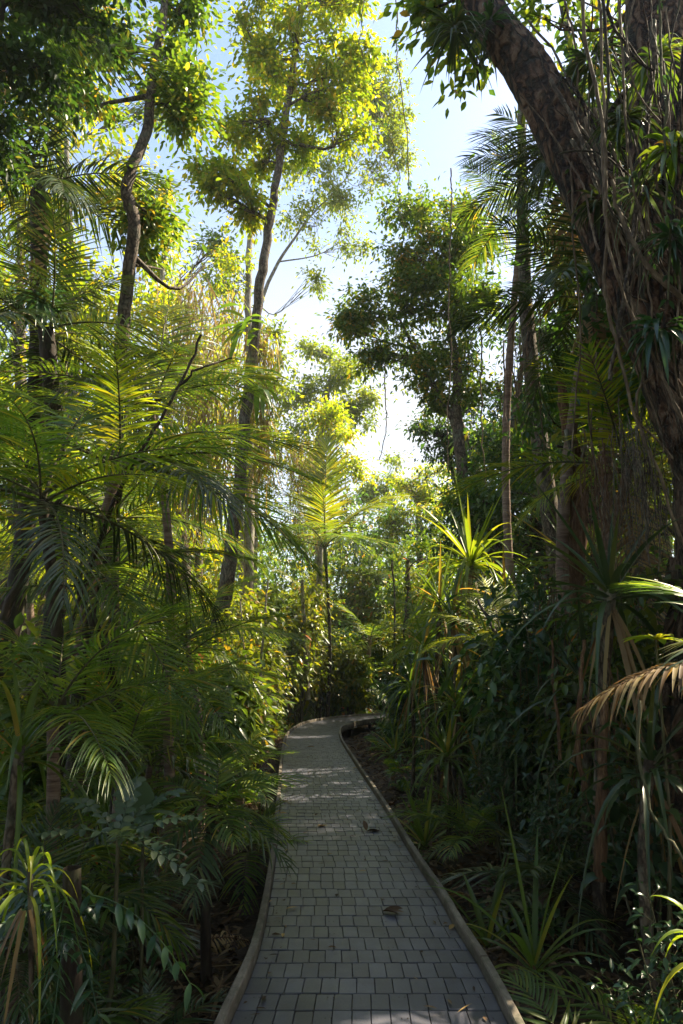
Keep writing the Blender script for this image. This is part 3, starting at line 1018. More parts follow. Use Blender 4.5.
# tree added to shade the boardwalk, crown clumps set along the sun's rays
cl = []
for yy in np.arange(2.0, 17, .8):
    lx, rx = path_x(yy)
    for tt in (7.0, 9.5, 12.5):
        q = np.array([(lx + rx) / 2 + rng_s.uniform(-.3, .3), yy, 0]) + SUNV * tt
        cl.append((q, 1.0, 26))
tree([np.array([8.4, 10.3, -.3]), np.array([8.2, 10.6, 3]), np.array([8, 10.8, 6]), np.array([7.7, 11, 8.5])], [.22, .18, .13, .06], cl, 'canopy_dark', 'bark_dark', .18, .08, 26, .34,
     'tree added to shade the boardwalk, its crown closing over the right side behind the leaning limb', seed=15, limb=.3, twigp=.3, gaps=True)
# sunlit trees at the foot of the gap, right
tree([gp(425, 34), P(420, 560, 33), P(418, 500, 33)], [.2, .17, .1],
     [C(405, 485, 33, 26, 40), C(430, 475, 33, 24, 36), C(450, 500, 33, 26, 36), C(395, 520, 32, 26, 36), C(425, 530, 32, 34, 44)],
     'canopy_gold', 'bark_pale', .22, .1, 32, .3, 'sunlit yellow green tree at the right foot of the sky gap', seed=11, limb=.3)
tree([gp(410, 26), P(408, 600, 25), P(408, 560, 25)], [.14, .12, .07],
     [C(400, 550, 25, 30, 44), C(430, 560, 25, 26, 36), C(385, 585, 25, 24, 30), C(415, 600, 25, 32, 36)],
     'canopy_green', 'bark', .19, .08, 30, .36, 'small green tree beyond the bend of the boardwalk', seed=12, limb=.4)

# sunlit thicket trees along the left, behind the palms
for k, (px, d, cl, lab, mat, bk) in enumerate([
    (70, 19, [(60, 120, 60), (110, 190, 50), (40, 220, 50), (100, 280, 50), (60, 330, 45)], 'sunlit golden tree glimpsed behind the upper left palms', 'canopy_gold', 'bark_pale'),
    (165, 21, [(165, 300, 44), (190, 350, 44), (150, 380, 40), (200, 420, 40), (170, 250, 34)], 'sunlit yellow tree between the crooked stem and the leaning trunk', 'canopy_gold', 'bark_pale'),
    (20, 16, [(10, 400, 60), (60, 450, 50), (10, 500, 60), (-30, 300, 60)], 'green tree behind the palms at the far left edge', 'canopy_green', 'bark'),
    (150, 24, [(130, 460, 50), (190, 490, 44), (120, 540, 50), (200, 550, 44), (60, 560, 54)], 'yellow green tree low behind the left palm cluster', 'canopy_gold', 'bark_pale'),
    (250, 26, [(225, 300, 34), (215, 380, 34), (262, 340, 26), (270, 400, 24), (235, 430, 34)], 'tree smothered in sunlit climbers behind the leaning trunk', 'canopy_pale', 'bark_pale'),
    (60, 26, [(40, 60, 60), (100, 20, 60), (150, 110, 34), (20, 160, 60), (150, 190, 26), (210, 250, 22)], 'tall hazy tree filling the sky at the upper left', 'canopy_green', 'bark'),
]):
    top = min(c[1] for c in cl)
    tree([gp(px, d), P(px + 3, (600 + top) / 2, d), P(px - 4, top + 20, d)], [.22, .17, .08],
         [C(a, b, d, r, int(r * .9)) for a, b, r in cl], mat, bk, .24, .11, 26, .5, lab, seed=20 + k, limb=.3, group='sunlit trees behind the left palms')

# ------------------------------------------------------------------ the giant tree on the right
gbase = gp(800, 5.4)
giant = tree([gbase, P(785, 700, 5.7), P(765, 520, 6), P(738, 400, 6.1), P(700, 270, 6.4), P(672, 120, 7), P(655, -60, 7.8), P(650, -300, 9)],
     [1.1, .88, .72, .65, .57, .47, .4, .3],
     [C(640, -180, 8, 130, 90), C(500, -200, 7.5, 90, 70), C(760, -120, 8, 120, 60), C(455, 30, 7.6, 34, 16), C(480, 90, 7.8, 26, 12), C(560, 30, 9, 60, 40), C(615, 60, 9.5, 50, 60), C(600, 130, 9.5, 50, 40), C(640, 0, 9.5, 70, 60), C(560, -90, 8, 80, 40), C(400, -130, 8, 50, 30), C(610, 180, 9.5, 50, 20), C(425, 5, 7.4, 22, 8)],
     'canopy_green', 'bark_red', .18, .075, 28, .3, 'giant leaning tree with fissured reddish bark hung with vines, right edge', seed=30, ns=56, flute=.05, rough=.012, nseg=3,
     extra=[([P(720, 430, 5.9), P(668, 330, 5.9), P(618, 240, 6.0), P(572, 150, 6.2), P(530, 75, 6.5), P(492, 20, 6.8), P(455, -60, 7.2), P(420, -200, 8)], [.5, .38, .31, .27, .25, .22, .18, .1])])

rv = np.random.default_rng(5)
gv = 'vines hanging over the giant leaning tree'
for k, (pts, r, lab, mt) in enumerate([
    ([(580, -40, 5.2), (590, 60, 5.1), (602, 160, 5.0), (606, 260, 5.0), (612, 330, 5.0), (640, 430, 5.0), (690, 560, 5.0)], .018, 'long tan vine falling from the top edge across the giant trunk', 'vine'),
    ([(598, -20, 5.3), (604, 90, 5.2), (600, 190, 5.1), (610, 250, 5.0), (640, 330, 5.0), (672, 400, 4.9), (700, 450, 4.9)], .014, 'thin vine twisting down the middle of the giant trunk', 'vine'),
    ([(560, 155, 5.6), (585, 150, 5.5), (610, 158, 5.4), (632, 200, 5.4), (640, 290, 5.3)], .012, 'thin aerial root looping out below the leaning limb', 'bark_dark'),
    ([(655, 20, 5.3), (650, 110, 5.2), (640, 180, 5.2), (620, 300, 5.1), (610, 380, 5.1)], .028, 'thick straight climber on the upper part of the giant trunk', 'bark'),
    ([(683, 300, 4.9), (650, 265, 4.9), (628, 215, 5.0), (612, 180, 5.1)], .024, 'stout vine slanting up leftward over the giant trunk', 'vine'),
    ([(620, 0, 5.2), (630, 140, 5.1), (645, 240, 5.0), (660, 340, 4.9), (683, 420, 4.8)], .012, 'pale cord like vine slanting down to the right edge', 'vine'),
    ([(562, -30, 6.0), (578, 80, 6), (566, 200, 6), (580, 330, 6), (572, 450, 6)], .012, 'slack vine dangling behind the leaning limb', 'vine'),
    ([(660, -20, 5), (668, 80, 4.9), (672, 180, 4.8), (668, 300, 4.8)], .012, 'leafy creeper near the upper right corner', 'stem'),
    ([(600, 250, 5.2), (585, 190, 5.5), (560, 145, 5.8), (520, 95, 6.0)], .010, 'fine root running along the underside of the leaning limb', 'vine'),
]):
    vine([P(*q) for q in pts], r, lab, mt, gv, seed=k, leaves=(30 if k in (6, 7) else 0), wob=.07)
# tangled dry roots along the flank of the trunk
for k in range(42):
    x0 = rv.uniform(600, 700)
    y0 = rv.uniform(-30, 330)
    ln = rv.uniform(90, 260)
    d0 = 5.25 - (x0 - 610) * .004
    pts = [P(x0, y0, d0 + .1), P(x0 + rv.uniform(-18, 22), y0 + ln * .35, d0), P(x0 + rv.uniform(-10, 40), y0 + ln * .7, d0 - .05), P(x0 + rv.uniform(0, 60), y0 + ln, d0 - .1)]
    vine(pts, rv.uniform(.005, .018), 'dry aerial root, one of the tangle clothing the giant trunk', ['vine', 'bark_dark', 'bark_red'][k % 3], 'dry aerial roots on the giant trunk', seed=200 + k, wob=.07, name='aerial_root', cat='aerial root')
for k in range(16):
    u0 = rv.uniform(0, .55)
    path = np.array([P(500, 22, 6.6), P(535, 72, 6.35), P(575, 142, 6.05), P(615, 225, 5.85), P(650, 300, 5.6), P(690, 380, 5.2)])
    spn = smooth(path, 40)
    i0 = int(u0 * 39)
    seg = spn[i0:i0 + rv.integers(12, 26)][::4]
    seg = seg + rv.normal(0, 1, 3) * [.10, .02, .16] + rv.normal(0, .05, seg.shape)
    seg = seg + np.array([-.02, -.28, -.1])
    if len(seg) > 2:
        vine(seg, rv.uniform(.006, .02), 'rootlet clinging along the face of the leaning limb', ['bark', 'vine', 'bark_red'][k % 3], 'rootlets clinging to the leaning limb', seed=700 + k, wob=.06, name='aerial_root', cat='aerial root')
# free hanging roots under the dark trees
for k, (x, y0, y1, dx, d, lab) in enumerate([
    (478, 385, 485, 8, 12, 'pale root hanging left of the bent palm trunk'), (503, 400, 455, 1, 12, 'short straight root hanging by the dark tree'),
    (512, 385, 478, 14, 12, 'curved pale root hanging in the dark gap'), (519, 395, 440, 3, 11.5, 'shortest pale root in the dark gap'),
    (535, 425, 485, 18, 10, 'pale root slanting down beside the palm trunk'), (540, 350, 470, 12, 11, 'long brown root hanging behind the bent palm trunk'),
    (594, 300, 400, 6, 8, 'dark root hanging just left of the giant trunk'), (580, 400, 540, 10, 7, 'brown root curtain strand below the palm fronds'),
    (596, 410, 560, -6, 7, 'knotty strand hanging beside the giant trunk foot'), (450, 230, 470, -3, 13, 'long thread root crossing the dark spreading tree'),
    (395, 60, 190, 14, 12, 'thin creeper dangling in the open sky'), (385, 395, 460, -6, 24, 'leafy creeper hanging at the edge of the sky gap')]):
    vine([P(x, y0 - 60, d), P(x + dx * .2, y0, d), P(x + dx * .4 + 3, (y0 + y1) / 2, d), P(x + dx, y1, d)], .0011 * d + .002, lab, 'vine', 'roots and creepers hanging free', seed=300 + k, name='hanging_root', cat='hanging root', wob=.1, leaves=40 if k >= 10 else 0, lL=.1)
vine([P(368, -30, 11), P(362, 30, 11), P(370, 90, 11), P(388, 150, 11), P(405, 230, 11)], .01, 'dark leafy liana arcing down the sky from the top edge', 'bark_dark', seed=399, leaves=30, lL=.08, wob=.2, name='liana', cat='vine')
# drapes of dry climbers, sunlit, left of centre
for k, (x, y0, y1, w, d, lab) in enumerate([
    (222, 290, 490, 26, 16.5, 'curtain of dry sunlit climbers left of the leaning trunk'), (262, 330, 470, 12, 16.5, 'narrow curtain of climbers behind the leaning trunk'),
    (198, 380, 520, 24, 16, 'low curtain of yellow climbers behind the big frond'), (300, 440, 540, 16, 26, 'far curtain of pale climbers beside the upright frond'),
    (190, 280, 400, 20, 17, 'curtain of climbers near the bright upright palm frond')]):
    mbd = MB()
    n = 420
    s = w / F * d
    c0 = P(x, y0, d)
    c1 = P(x, y1, d)
    u = rv.uniform(0, 1, n)
    b = c0 + (c1 - c0) * u[:, None] + rv.normal(0, 1, (n, 3)) * np.array([s * .6, s * .5, .2])
    strips(mbd, b, np.array([0, 0, -1.]) + rv.normal(0, .25, (n, 3)), rv.normal(0, 1, (n, 3)), rv.uniform(.3, 1.1, n), rv.uniform(.02, .055, n), 0, 3, .2, 'strap')
    n = 1000
    u = rv.uniform(0, 1, n)
    b = c0 + (c1 - c0) * u[:, None] + rv.normal(0, 1, (n, 3)) * np.array([s * .7, s * .6, .2])
    strips(mbd, b, np.array([0, 0, -.8]) + rdir(n, rv), rv.normal(0, 1, (n, 3)) + np.array([0, 0, 1.]), rv.uniform(.08, .2, n), rv.uniform(.03, .07, n), .2, 2, .2, 'leaf', 1)
    o = ob('climber_curtain', mbd.mesh('climber_curtain', [M['drape'], M['canopy_gold']], True, c0))
    o.location = tuple(c0)
    tag(o, lab, 'climbing plant', 'curtains of sunlit climbers')
# long leaved climber on the lichened trunk
for k, (x, y, lab, n) in enumerate([(240, 330, 'long leaved climber clinging high on the lichened trunk', 16), (250, 385, 'long leaved climber drooping lower on the lichened trunk', 14)]):
    c0 = P(x + 6, y, 14.05)
    mbd = MB()
    a = rv.uniform(0, 6.28, n)
    d = np.stack([np.cos(a), np.sin(a) * .6, rv.uniform(-.5, .5, n)], -1)
    strips(mbd, c0 + rv.normal(0, 1, (n, 3)) * np.array([.06, .06, .28]) + d * .12, d, np.array([0, 0, 1.]), rv.uniform(.5, .85, n), .13, rv.uniform(.3, .8, n), 6, .15, 'leaf')
    o = ob('epiphyte', mbd.mesh('epiphyte', [M['canopy_green']], True, c0))
    o.location = tuple(c0)
    tag(o, lab, 'epiphyte', 'epiphytes on tree trunks')
# epiphyte cluster on the leaning limb
for k, (x, y, d, n, L, w, lab, mt) in enumerate([
    (455, 30, 6.6, 60, .62, .035, 'dark spiky epiphyte clump at the tip of the leaning limb', 'palm_dark'),
    (490, 22, 6.5, 50, .5, .035, 'bushy dark epiphyte perched on top of the leaning limb', 'shrub_dark'),
    (640, 190, 5.2, 26, .4, .035, 'small bluish fern perched on the giant trunk', 'grey_leaf'),
    (625, 120, 5.4, 60, .45, .03, 'dark grassy epiphyte high on the giant trunk', 'palm_dark'),
    (672, 240, 4.9, 60, .4, .035, 'shadowy epiphyte at the right edge of the giant trunk', 'shrub_dark'),
    (40, 300, 7.2, 50, .5, .05, 'dark epiphyte nest on the leaning left trunk', 'shrub_dark'),
    (590, 60, 6.0, 60, .5, .03, 'dark tuft in the fork of the giant tree', 'palm_dark'),
    (655, 60, 5.9, 70, .55, .035, 'grassy tuft on the upright part of the giant tree', 'palm'), (600, 200, 5.5, 50, .35, .03, 'small tuft where limb and giant trunk meet', 'palm_dark'),
    (660, 330, 4.9, 40, .4, .05, 'broad leaved epiphyte low on the giant trunk', 'shrub_dark'), (676, 150, 5.0, 60, .5, .05, 'leafy epiphyte near the upper right edge', 'shrub')]):
    c0 = P(x, y, d)
    mbd = MB()
    dr = rdir(n, rv, -.6, .7)
    strips(mbd, c0 + dr * .06, dr, np.array([0, 0, 1.]) + rv.normal(0, .2, (n, 3)), L * rv.uniform(.5, 1.1, n), w, rv.uniform(.3, 1.1, n), 6, .2, 'strap' if w < .04 else 'leaf')
    o = ob('epiphyte', mbd.mesh('epiphyte', [M[mt]], True, c0))
    o.location = tuple(c0)
    tag(o, lab, 'epiphyte', 'epiphytes on tree trunks')

# ------------------------------------------------------------------ palms
gl = 'palms on the left bank'
# big clump whose fronds arch over the left half
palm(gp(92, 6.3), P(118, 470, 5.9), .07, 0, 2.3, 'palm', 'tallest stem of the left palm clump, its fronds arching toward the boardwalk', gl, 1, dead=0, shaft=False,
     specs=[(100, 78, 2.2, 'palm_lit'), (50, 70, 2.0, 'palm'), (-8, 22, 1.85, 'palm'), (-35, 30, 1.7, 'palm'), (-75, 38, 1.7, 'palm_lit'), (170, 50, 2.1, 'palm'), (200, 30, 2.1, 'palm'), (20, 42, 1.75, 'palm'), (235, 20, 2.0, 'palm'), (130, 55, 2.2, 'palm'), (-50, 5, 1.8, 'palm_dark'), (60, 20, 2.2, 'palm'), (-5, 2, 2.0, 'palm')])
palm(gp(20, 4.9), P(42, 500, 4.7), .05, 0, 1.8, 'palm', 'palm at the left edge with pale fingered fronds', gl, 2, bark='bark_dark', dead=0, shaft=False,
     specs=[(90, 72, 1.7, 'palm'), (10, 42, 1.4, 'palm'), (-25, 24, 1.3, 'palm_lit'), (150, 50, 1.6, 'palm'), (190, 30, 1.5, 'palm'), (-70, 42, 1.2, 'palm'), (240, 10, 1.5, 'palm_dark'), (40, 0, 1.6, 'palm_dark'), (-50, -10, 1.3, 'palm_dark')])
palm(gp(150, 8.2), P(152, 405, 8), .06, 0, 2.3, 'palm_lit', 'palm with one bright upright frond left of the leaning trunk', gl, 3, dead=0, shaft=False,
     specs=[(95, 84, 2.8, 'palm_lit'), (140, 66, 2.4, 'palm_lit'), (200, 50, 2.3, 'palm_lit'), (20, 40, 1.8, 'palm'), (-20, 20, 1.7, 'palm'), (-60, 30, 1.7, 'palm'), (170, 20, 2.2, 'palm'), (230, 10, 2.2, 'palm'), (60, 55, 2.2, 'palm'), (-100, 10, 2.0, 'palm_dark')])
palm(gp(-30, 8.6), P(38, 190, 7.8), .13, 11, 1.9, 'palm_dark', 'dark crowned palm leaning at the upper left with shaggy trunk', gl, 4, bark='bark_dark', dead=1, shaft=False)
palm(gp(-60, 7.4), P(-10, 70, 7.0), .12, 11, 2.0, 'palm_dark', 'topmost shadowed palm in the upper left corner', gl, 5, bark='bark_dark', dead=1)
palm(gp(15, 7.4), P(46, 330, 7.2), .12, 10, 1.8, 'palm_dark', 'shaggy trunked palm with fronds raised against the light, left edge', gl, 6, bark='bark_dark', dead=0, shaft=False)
palm(gp(106, 9.2), P(108, 560, 9.2), .1, 10, 2.4, 'palm', 'palm with a smooth pinkish trunk catching the sun', gl, 7, dead=0)
palm(gp(62, 5.6), P(78, 585, 5.6), .05, 9, 1.6, 'palm', 'short dark stemmed palm below the left clump', gl, 8, bark='bark_dark', dead=0, shaft=False)
palm(gp(200, 9), P(185, 640, 9), .045, 9, 1.6, 'palm', 'young palm behind the left bank shrubs', gl, 9, dead=0, shaft=False)
palm(gp(30, 10.5), P(30, 600, 10.5), .07, 10, 2.2, 'palm_lit', 'sunlit palm low behind the left edge stems', gl, 10, dead=0)
palm(gp(207, 4.9), P(212, 812, 4.85), .035, 0, .62, 'small', 'small palm on a thin dark stem beside the left kerb', gl, 11, bark='bark_dark', dead=0, shaft=False,
     specs=[(10, 40, .62, 'small'), (-20, 5, .6, 'small_dark'), (60, 50, .62, 'small'), (100, 66, .6, 'small'), (150, 40, .62, 'small'), (190, 15, .6, 'small'), (230, 0, .55, 'small_dark'), (-60, 15, .6, 'small'), (-95, -15, .55, 'small_dark'), (30, 10, .62, 'small'), (-40, 50, .5, 'small')])
palm(gp(150, 6.5), P(150, 765, 6.5), .04, 9, .95, 'small_dark', 'low dark palm in the shade of the left bank', gl, 12, dead=0, shaft=False)
# centre
gc = 'palms beyond the bend of the boardwalk'
palm(gp(327, 25.5), P(326, 565, 24), .07, 0, 4, 'palm_lit', 'palm with one tall glowing frond standing over the bend', gc, 13, dead=0, bow=(.12, 0, 0), bark='bark_dark',
     specs=[(88, 87, 5.2, 'stiff'), (15, 58, 3.8, 'palm_lit'), (165, 60, 3.8, 'palm'), (-20, 25, 3, 'palm'), (200, 20, 3, 'palm'), (110, 70, 3.6, 'palm_lit'), (50, 60, 4, 'palm'), (-70, 20, 3.6, 'palm'), (-110, 30, 3.6, 'palm'), (-90, 60, 3, 'palm_lit')])
palm(gp(372, 27.5), P(370, 640, 27), .1, 10, 2.6, 'palm', 'short palm in the shade right behind the bend', gc, 14, dead=0, shaft=False)
palm(gp(350, 28.5), P(345, 668, 28.5), .1, 10, 2.2, 'palm_dark', 'low dark palm straight ahead behind the bend', gc, 15, dead=0, shaft=False)
palm(gp(395, 31), P(392, 600, 30), .1, 10, 3.0, 'palm', 'green palm half hidden right of the glowing frond', gc, 16, dead=0)
palm(gp(290, 27), P(286, 640, 27), .09, 9, 2.4, 'palm', 'low palm left of the bend', gc, 17, dead=0, shaft=False)
# right
gr = 'palms on the right bank'
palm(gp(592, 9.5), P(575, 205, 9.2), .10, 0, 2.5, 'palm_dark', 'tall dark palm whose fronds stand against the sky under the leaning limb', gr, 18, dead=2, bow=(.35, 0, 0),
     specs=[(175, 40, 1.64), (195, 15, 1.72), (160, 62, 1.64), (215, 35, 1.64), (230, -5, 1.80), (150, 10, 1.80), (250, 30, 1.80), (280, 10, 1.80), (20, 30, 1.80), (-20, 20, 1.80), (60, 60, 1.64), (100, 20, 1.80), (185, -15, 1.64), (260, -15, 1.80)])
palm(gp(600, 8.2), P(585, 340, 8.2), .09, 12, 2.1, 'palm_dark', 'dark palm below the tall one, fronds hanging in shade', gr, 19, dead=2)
palm(gp(535, 13), P(520, 240, 12.5), .09, 11, 2.0, 'palm', 'palm with yellowing fronds behind the tall dark palm', gr, 20, dead=0)
palm(gp(508, 8.8), P(502, 640, 8.6), .04, 0, 1.9, 'palm_lit', 'bright green palm fan spread low behind the strap leaf plants', gr, 21, dead=0, shaft=False,
     specs=[(165, 40, 1.15), (195, 15, 1.1), (20, 30, 1.1), (95, 75, 1.25), (120, 60, 1.2), (70, 55, 1.2), (250, 25, 1.0), (-60, 15, 1.0)])
palm(gp(640, 7.5), P(628, 470, 7.5), .07, 10, 1.9, 'palm_lit', 'palm in front of the giant trunk with a few sunlit fingers', gr, 22, dead=1, shaft=False)
palm(gp(755, 3.9), P(752, 655, 3.8), .05, 0, 1.0, 'small', 'palm at the right edge reaching in a bleached half dead frond', gr, 23, dead=0, shaft=False,
     specs=[(172, 6, .98, 'bleached'), (100, 60, 1.0, 'small'), (230, 20, .9, 'small_dark'), (60, 30, 1.0, 'small')])
palm(gp(594, 3.6), gp(594, 3.6, .22), .03, 0, .5, 'small', 'little palm seedling with fine fingers near the right kerb', gr, 24, dead=0, shaft=False, name='palm_seedling',
     specs=[(118, 58, .62, 'small'), (140, 20, .4, 'small'), (40, 35, .45, 'bright_small'), (-10, 20, .4, 'bright_small'), (200, 30, .36, 'small')])
palm(gp(560, 15), P(562, 520, 15), .08, 10, 2.4, 'palm', 'palm deep in the right hand thicket', gr, 25, dead=0)
palm(gp(683, 10), P(690, 500, 10), .08, 10, 2.4, 'palm_lit', 'sunlit palm behind the giant tree at the right edge', gr, 26, dead=0)
palm(gp(445, 16), P(445, 640, 16), .05, 9, 1.8, 'palm', 'young palm right of the bend beside the path', gr, 27, dead=0, shaft=False)
for k, (px, d, h, L_, kd, lab) in enumerate([
    (20, 3.6, .15, .75, 'small', 'fern like palm low at the lower left edge'), (150, 4.0, .05, .5, 'small_dark', 'small palm sprouting below the silvery fern'),
    (250, 7.2, .3, .7, 'small', 'palm seedling between the small palm and the bushes'), (238, 9.6, .5, .9, 'small', 'bushy little palm beside the left kerb before the sapling'),
    (60, 5.0, .7, 1.0, 'small', 'knee high palm among the dark left stems'), (470, 7.5, .2, .8, 'small', 'low palm behind the kerbside strap clump'),
    (545, 5.8, .3, .9, 'small_dark', 'low palm in front of the reddish dead stem'), (650, 3.9, .1, .6, 'small', 'small palm under the drooping strap plant at the right'),
    (300, 26.0, 1.0, 1.8, 'palm', 'low palm over the left outside of the bend'), (352, 26.8, 1.4, 2.0, 'palm', 'low palm over the middle of the bend'),
    (388, 28.5, 2.2, 2.2, 'palm_lit', 'light green palm over the hidden end of the path'), (310, 30, 4.6, 2.6, 'palm_lit', 'slender palm rising left of the glowing frond'),
    (365, 31, 5.6, 2.8, 'palm', 'slender palm rising right of the glowing frond'), (435, 18.5, 2.6, 1.8, 'palm_lit', 'palm with light fronds right of the slim stems'),
    (100, 5.3, .2, .8, 'small_dark', 'dark seedling palm beneath the left clump'),
    (25, 4.4, 1.7, 1.15, 'palm', 'waist high palm crowding the left edge stems'), (108, 5.2, 1.35, 1.1, 'palm', 'fine leaved palm hiding the foot of the leaning dark stem'),
(150, 6.3, 1.9, 1.3, 'palm', 'head high palm just right of the left clump'),
    (5, 3.7, .6, .9, 'palm_dark', 'dark fine leaved palm at the lower left edge')]):
    g0 = gp(px, d)
    palm(g0, g0 + [0, 0, h], .03 + .004 * d, 9, L_, kd, lab, 'low palms under the trees', 60 + k, dead=0, shaft=False, elmin=0)

# bent fibrous palm trunk with pale sheath
tree([gp(578, 9.0), P(578, 620, 8.8), P(577, 540, 8.6), P(575, 470, 8.6), P(568, 430, 8.6), P(560, 380, 8.6)], [.11, .11, .12, .13, .08, .05], [], 'palm', 'fibre', label='bent palm stump wrapped in reddish fibre beneath the dark palms', seed=41, rough=.16, name='palm_stump', cat='palm stump')
vine([P(566, 430, 8.3), P(571, 450, 8.3), P(577, 465, 8.3), P(583, 455, 8.3), P(585, 440, 8.3)], .03, 'pale curled palm sheath hanging on the fibrous stump', 'bark_pale', name='palm_sheath', cat='palm sheath', wob=.01)

# ------------------------------------------------------------------ strap leaved plants
gs = 'strap leaved plants along the boardwalk'
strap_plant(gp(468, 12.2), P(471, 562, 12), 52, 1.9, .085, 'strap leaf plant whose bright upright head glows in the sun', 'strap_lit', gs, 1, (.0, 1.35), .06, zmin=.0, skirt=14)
strap_plant(gp(462, 9.6), P(452, 615, 9.4), 30, .95, .045, 'strap leaf plant just below the glowing head', 'strap', gs, 2, (.05, 1.0), .04, zmin=0, skirt=16)
strap_plant(gp(430, 10.5), P(424, 645, 10.5), 30, 1.0, .045, 'strap leaf plant leaning out over the right side of the path', 'strap', gs, 3, (.05, 1.0), .04, skirt=14)
strap_plant(gp(425, 8.4), gp(425, 8.4, .1), 34, 1.0, .05, 'upright strap clump hard by the right kerb before the bend', 'strap', gs, 4, (.02, .9))
strap_plant(gp(488, 5.4), gp(488, 5.4, .08), 22, .72, .045, 'strap clump with blades rising by the right kerb', 'strap', gs, 5, (.02, .9))
strap_plant(gp(535, 4.9), gp(535, 4.9, .1), 26, 1.15, .04, 'long bladed clump arching toward the lower right', 'strap', gs, 6, (.1, 1.1))
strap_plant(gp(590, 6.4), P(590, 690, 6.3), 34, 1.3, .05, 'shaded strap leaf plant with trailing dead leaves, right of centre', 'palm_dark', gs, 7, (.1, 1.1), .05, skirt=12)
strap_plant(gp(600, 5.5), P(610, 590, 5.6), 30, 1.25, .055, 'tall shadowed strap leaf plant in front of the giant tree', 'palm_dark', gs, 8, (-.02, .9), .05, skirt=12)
strap_plant(gp(725, 2.6), P(716, 940, 2.6), 12, .42, .035, 'strap plant in the lower right corner with two yellow arching blades', 'strap_lit', gs, 9, (.3, 1.3), .03)
strap_plant(gp(22, 3.2), P(30, 868, 3.1), 20, .42, .022, 'strap plant at the lower left with yellow edged arching blades', 'strap_lit', gs, 10, (.7, 1.4), .012, skirt=8)
strap_plant(gp(8, 4.0), P(20, 745, 4.0), 24, .95, .035, 'thin bladed plant by the left edge under the palms', 'strap', gs, 11, (.3, 1.1), .03)
strap_plant(gp(560, 10), P(575, 560, 10), 30, 1.5, .06, 'long green strap plant under the bent palm stump', 'strap', gs, 12, (-.02, .7), .05, skirt=10)
for k, (px, py, d, L_, lab) in enumerate([
    (440, 600, 10.6, 1.1, 'strap leaf head left of the glowing one and a little lower'), (482, 640, 9.2, 1.05, 'strap leaf head directly below the glowing one'),
    (505, 600, 10.5, 1.2, 'strap leaf head right of the glowing one'), (412, 682, 11.5, .9, 'low strap leaf head leaning toward the inner kerb'),
    (456, 700, 9.0, .95, 'strap leaf head at waist height by the slim reddish stems'), (520, 705, 7.6, 1.0, 'strap leaf head in the shade right of the leaning log'),
    (447, 752, 8.2, .8, 'low strap leaf tuft behind the kerbside strap clump'), (498, 668, 8.4, 1.0, 'strap leaf head between the log and the glossy shrub')]):
    strap_plant(gp(px, d + .1), P(px, py, d), 32, L_, .05, lab, 'strap', gs, 20 + k, (.02, 1.05), .035, zmin=-.05, skirt=5)
strap_plant(gp(395, 15.5), gp(395, 15.5, .2), 30, 1.2, .05, 'strap clump at the inside of the bend', 'strap', gs, 13, (.02, .9))
strap_plant(gp(655, 4.6), P(650, 760, 4.6), 26, 1.1, .04, 'drooping strap plant in the deep shade at the right', 'palm_dark', gs, 14, (.2, 1.2), .04, skirt=8)

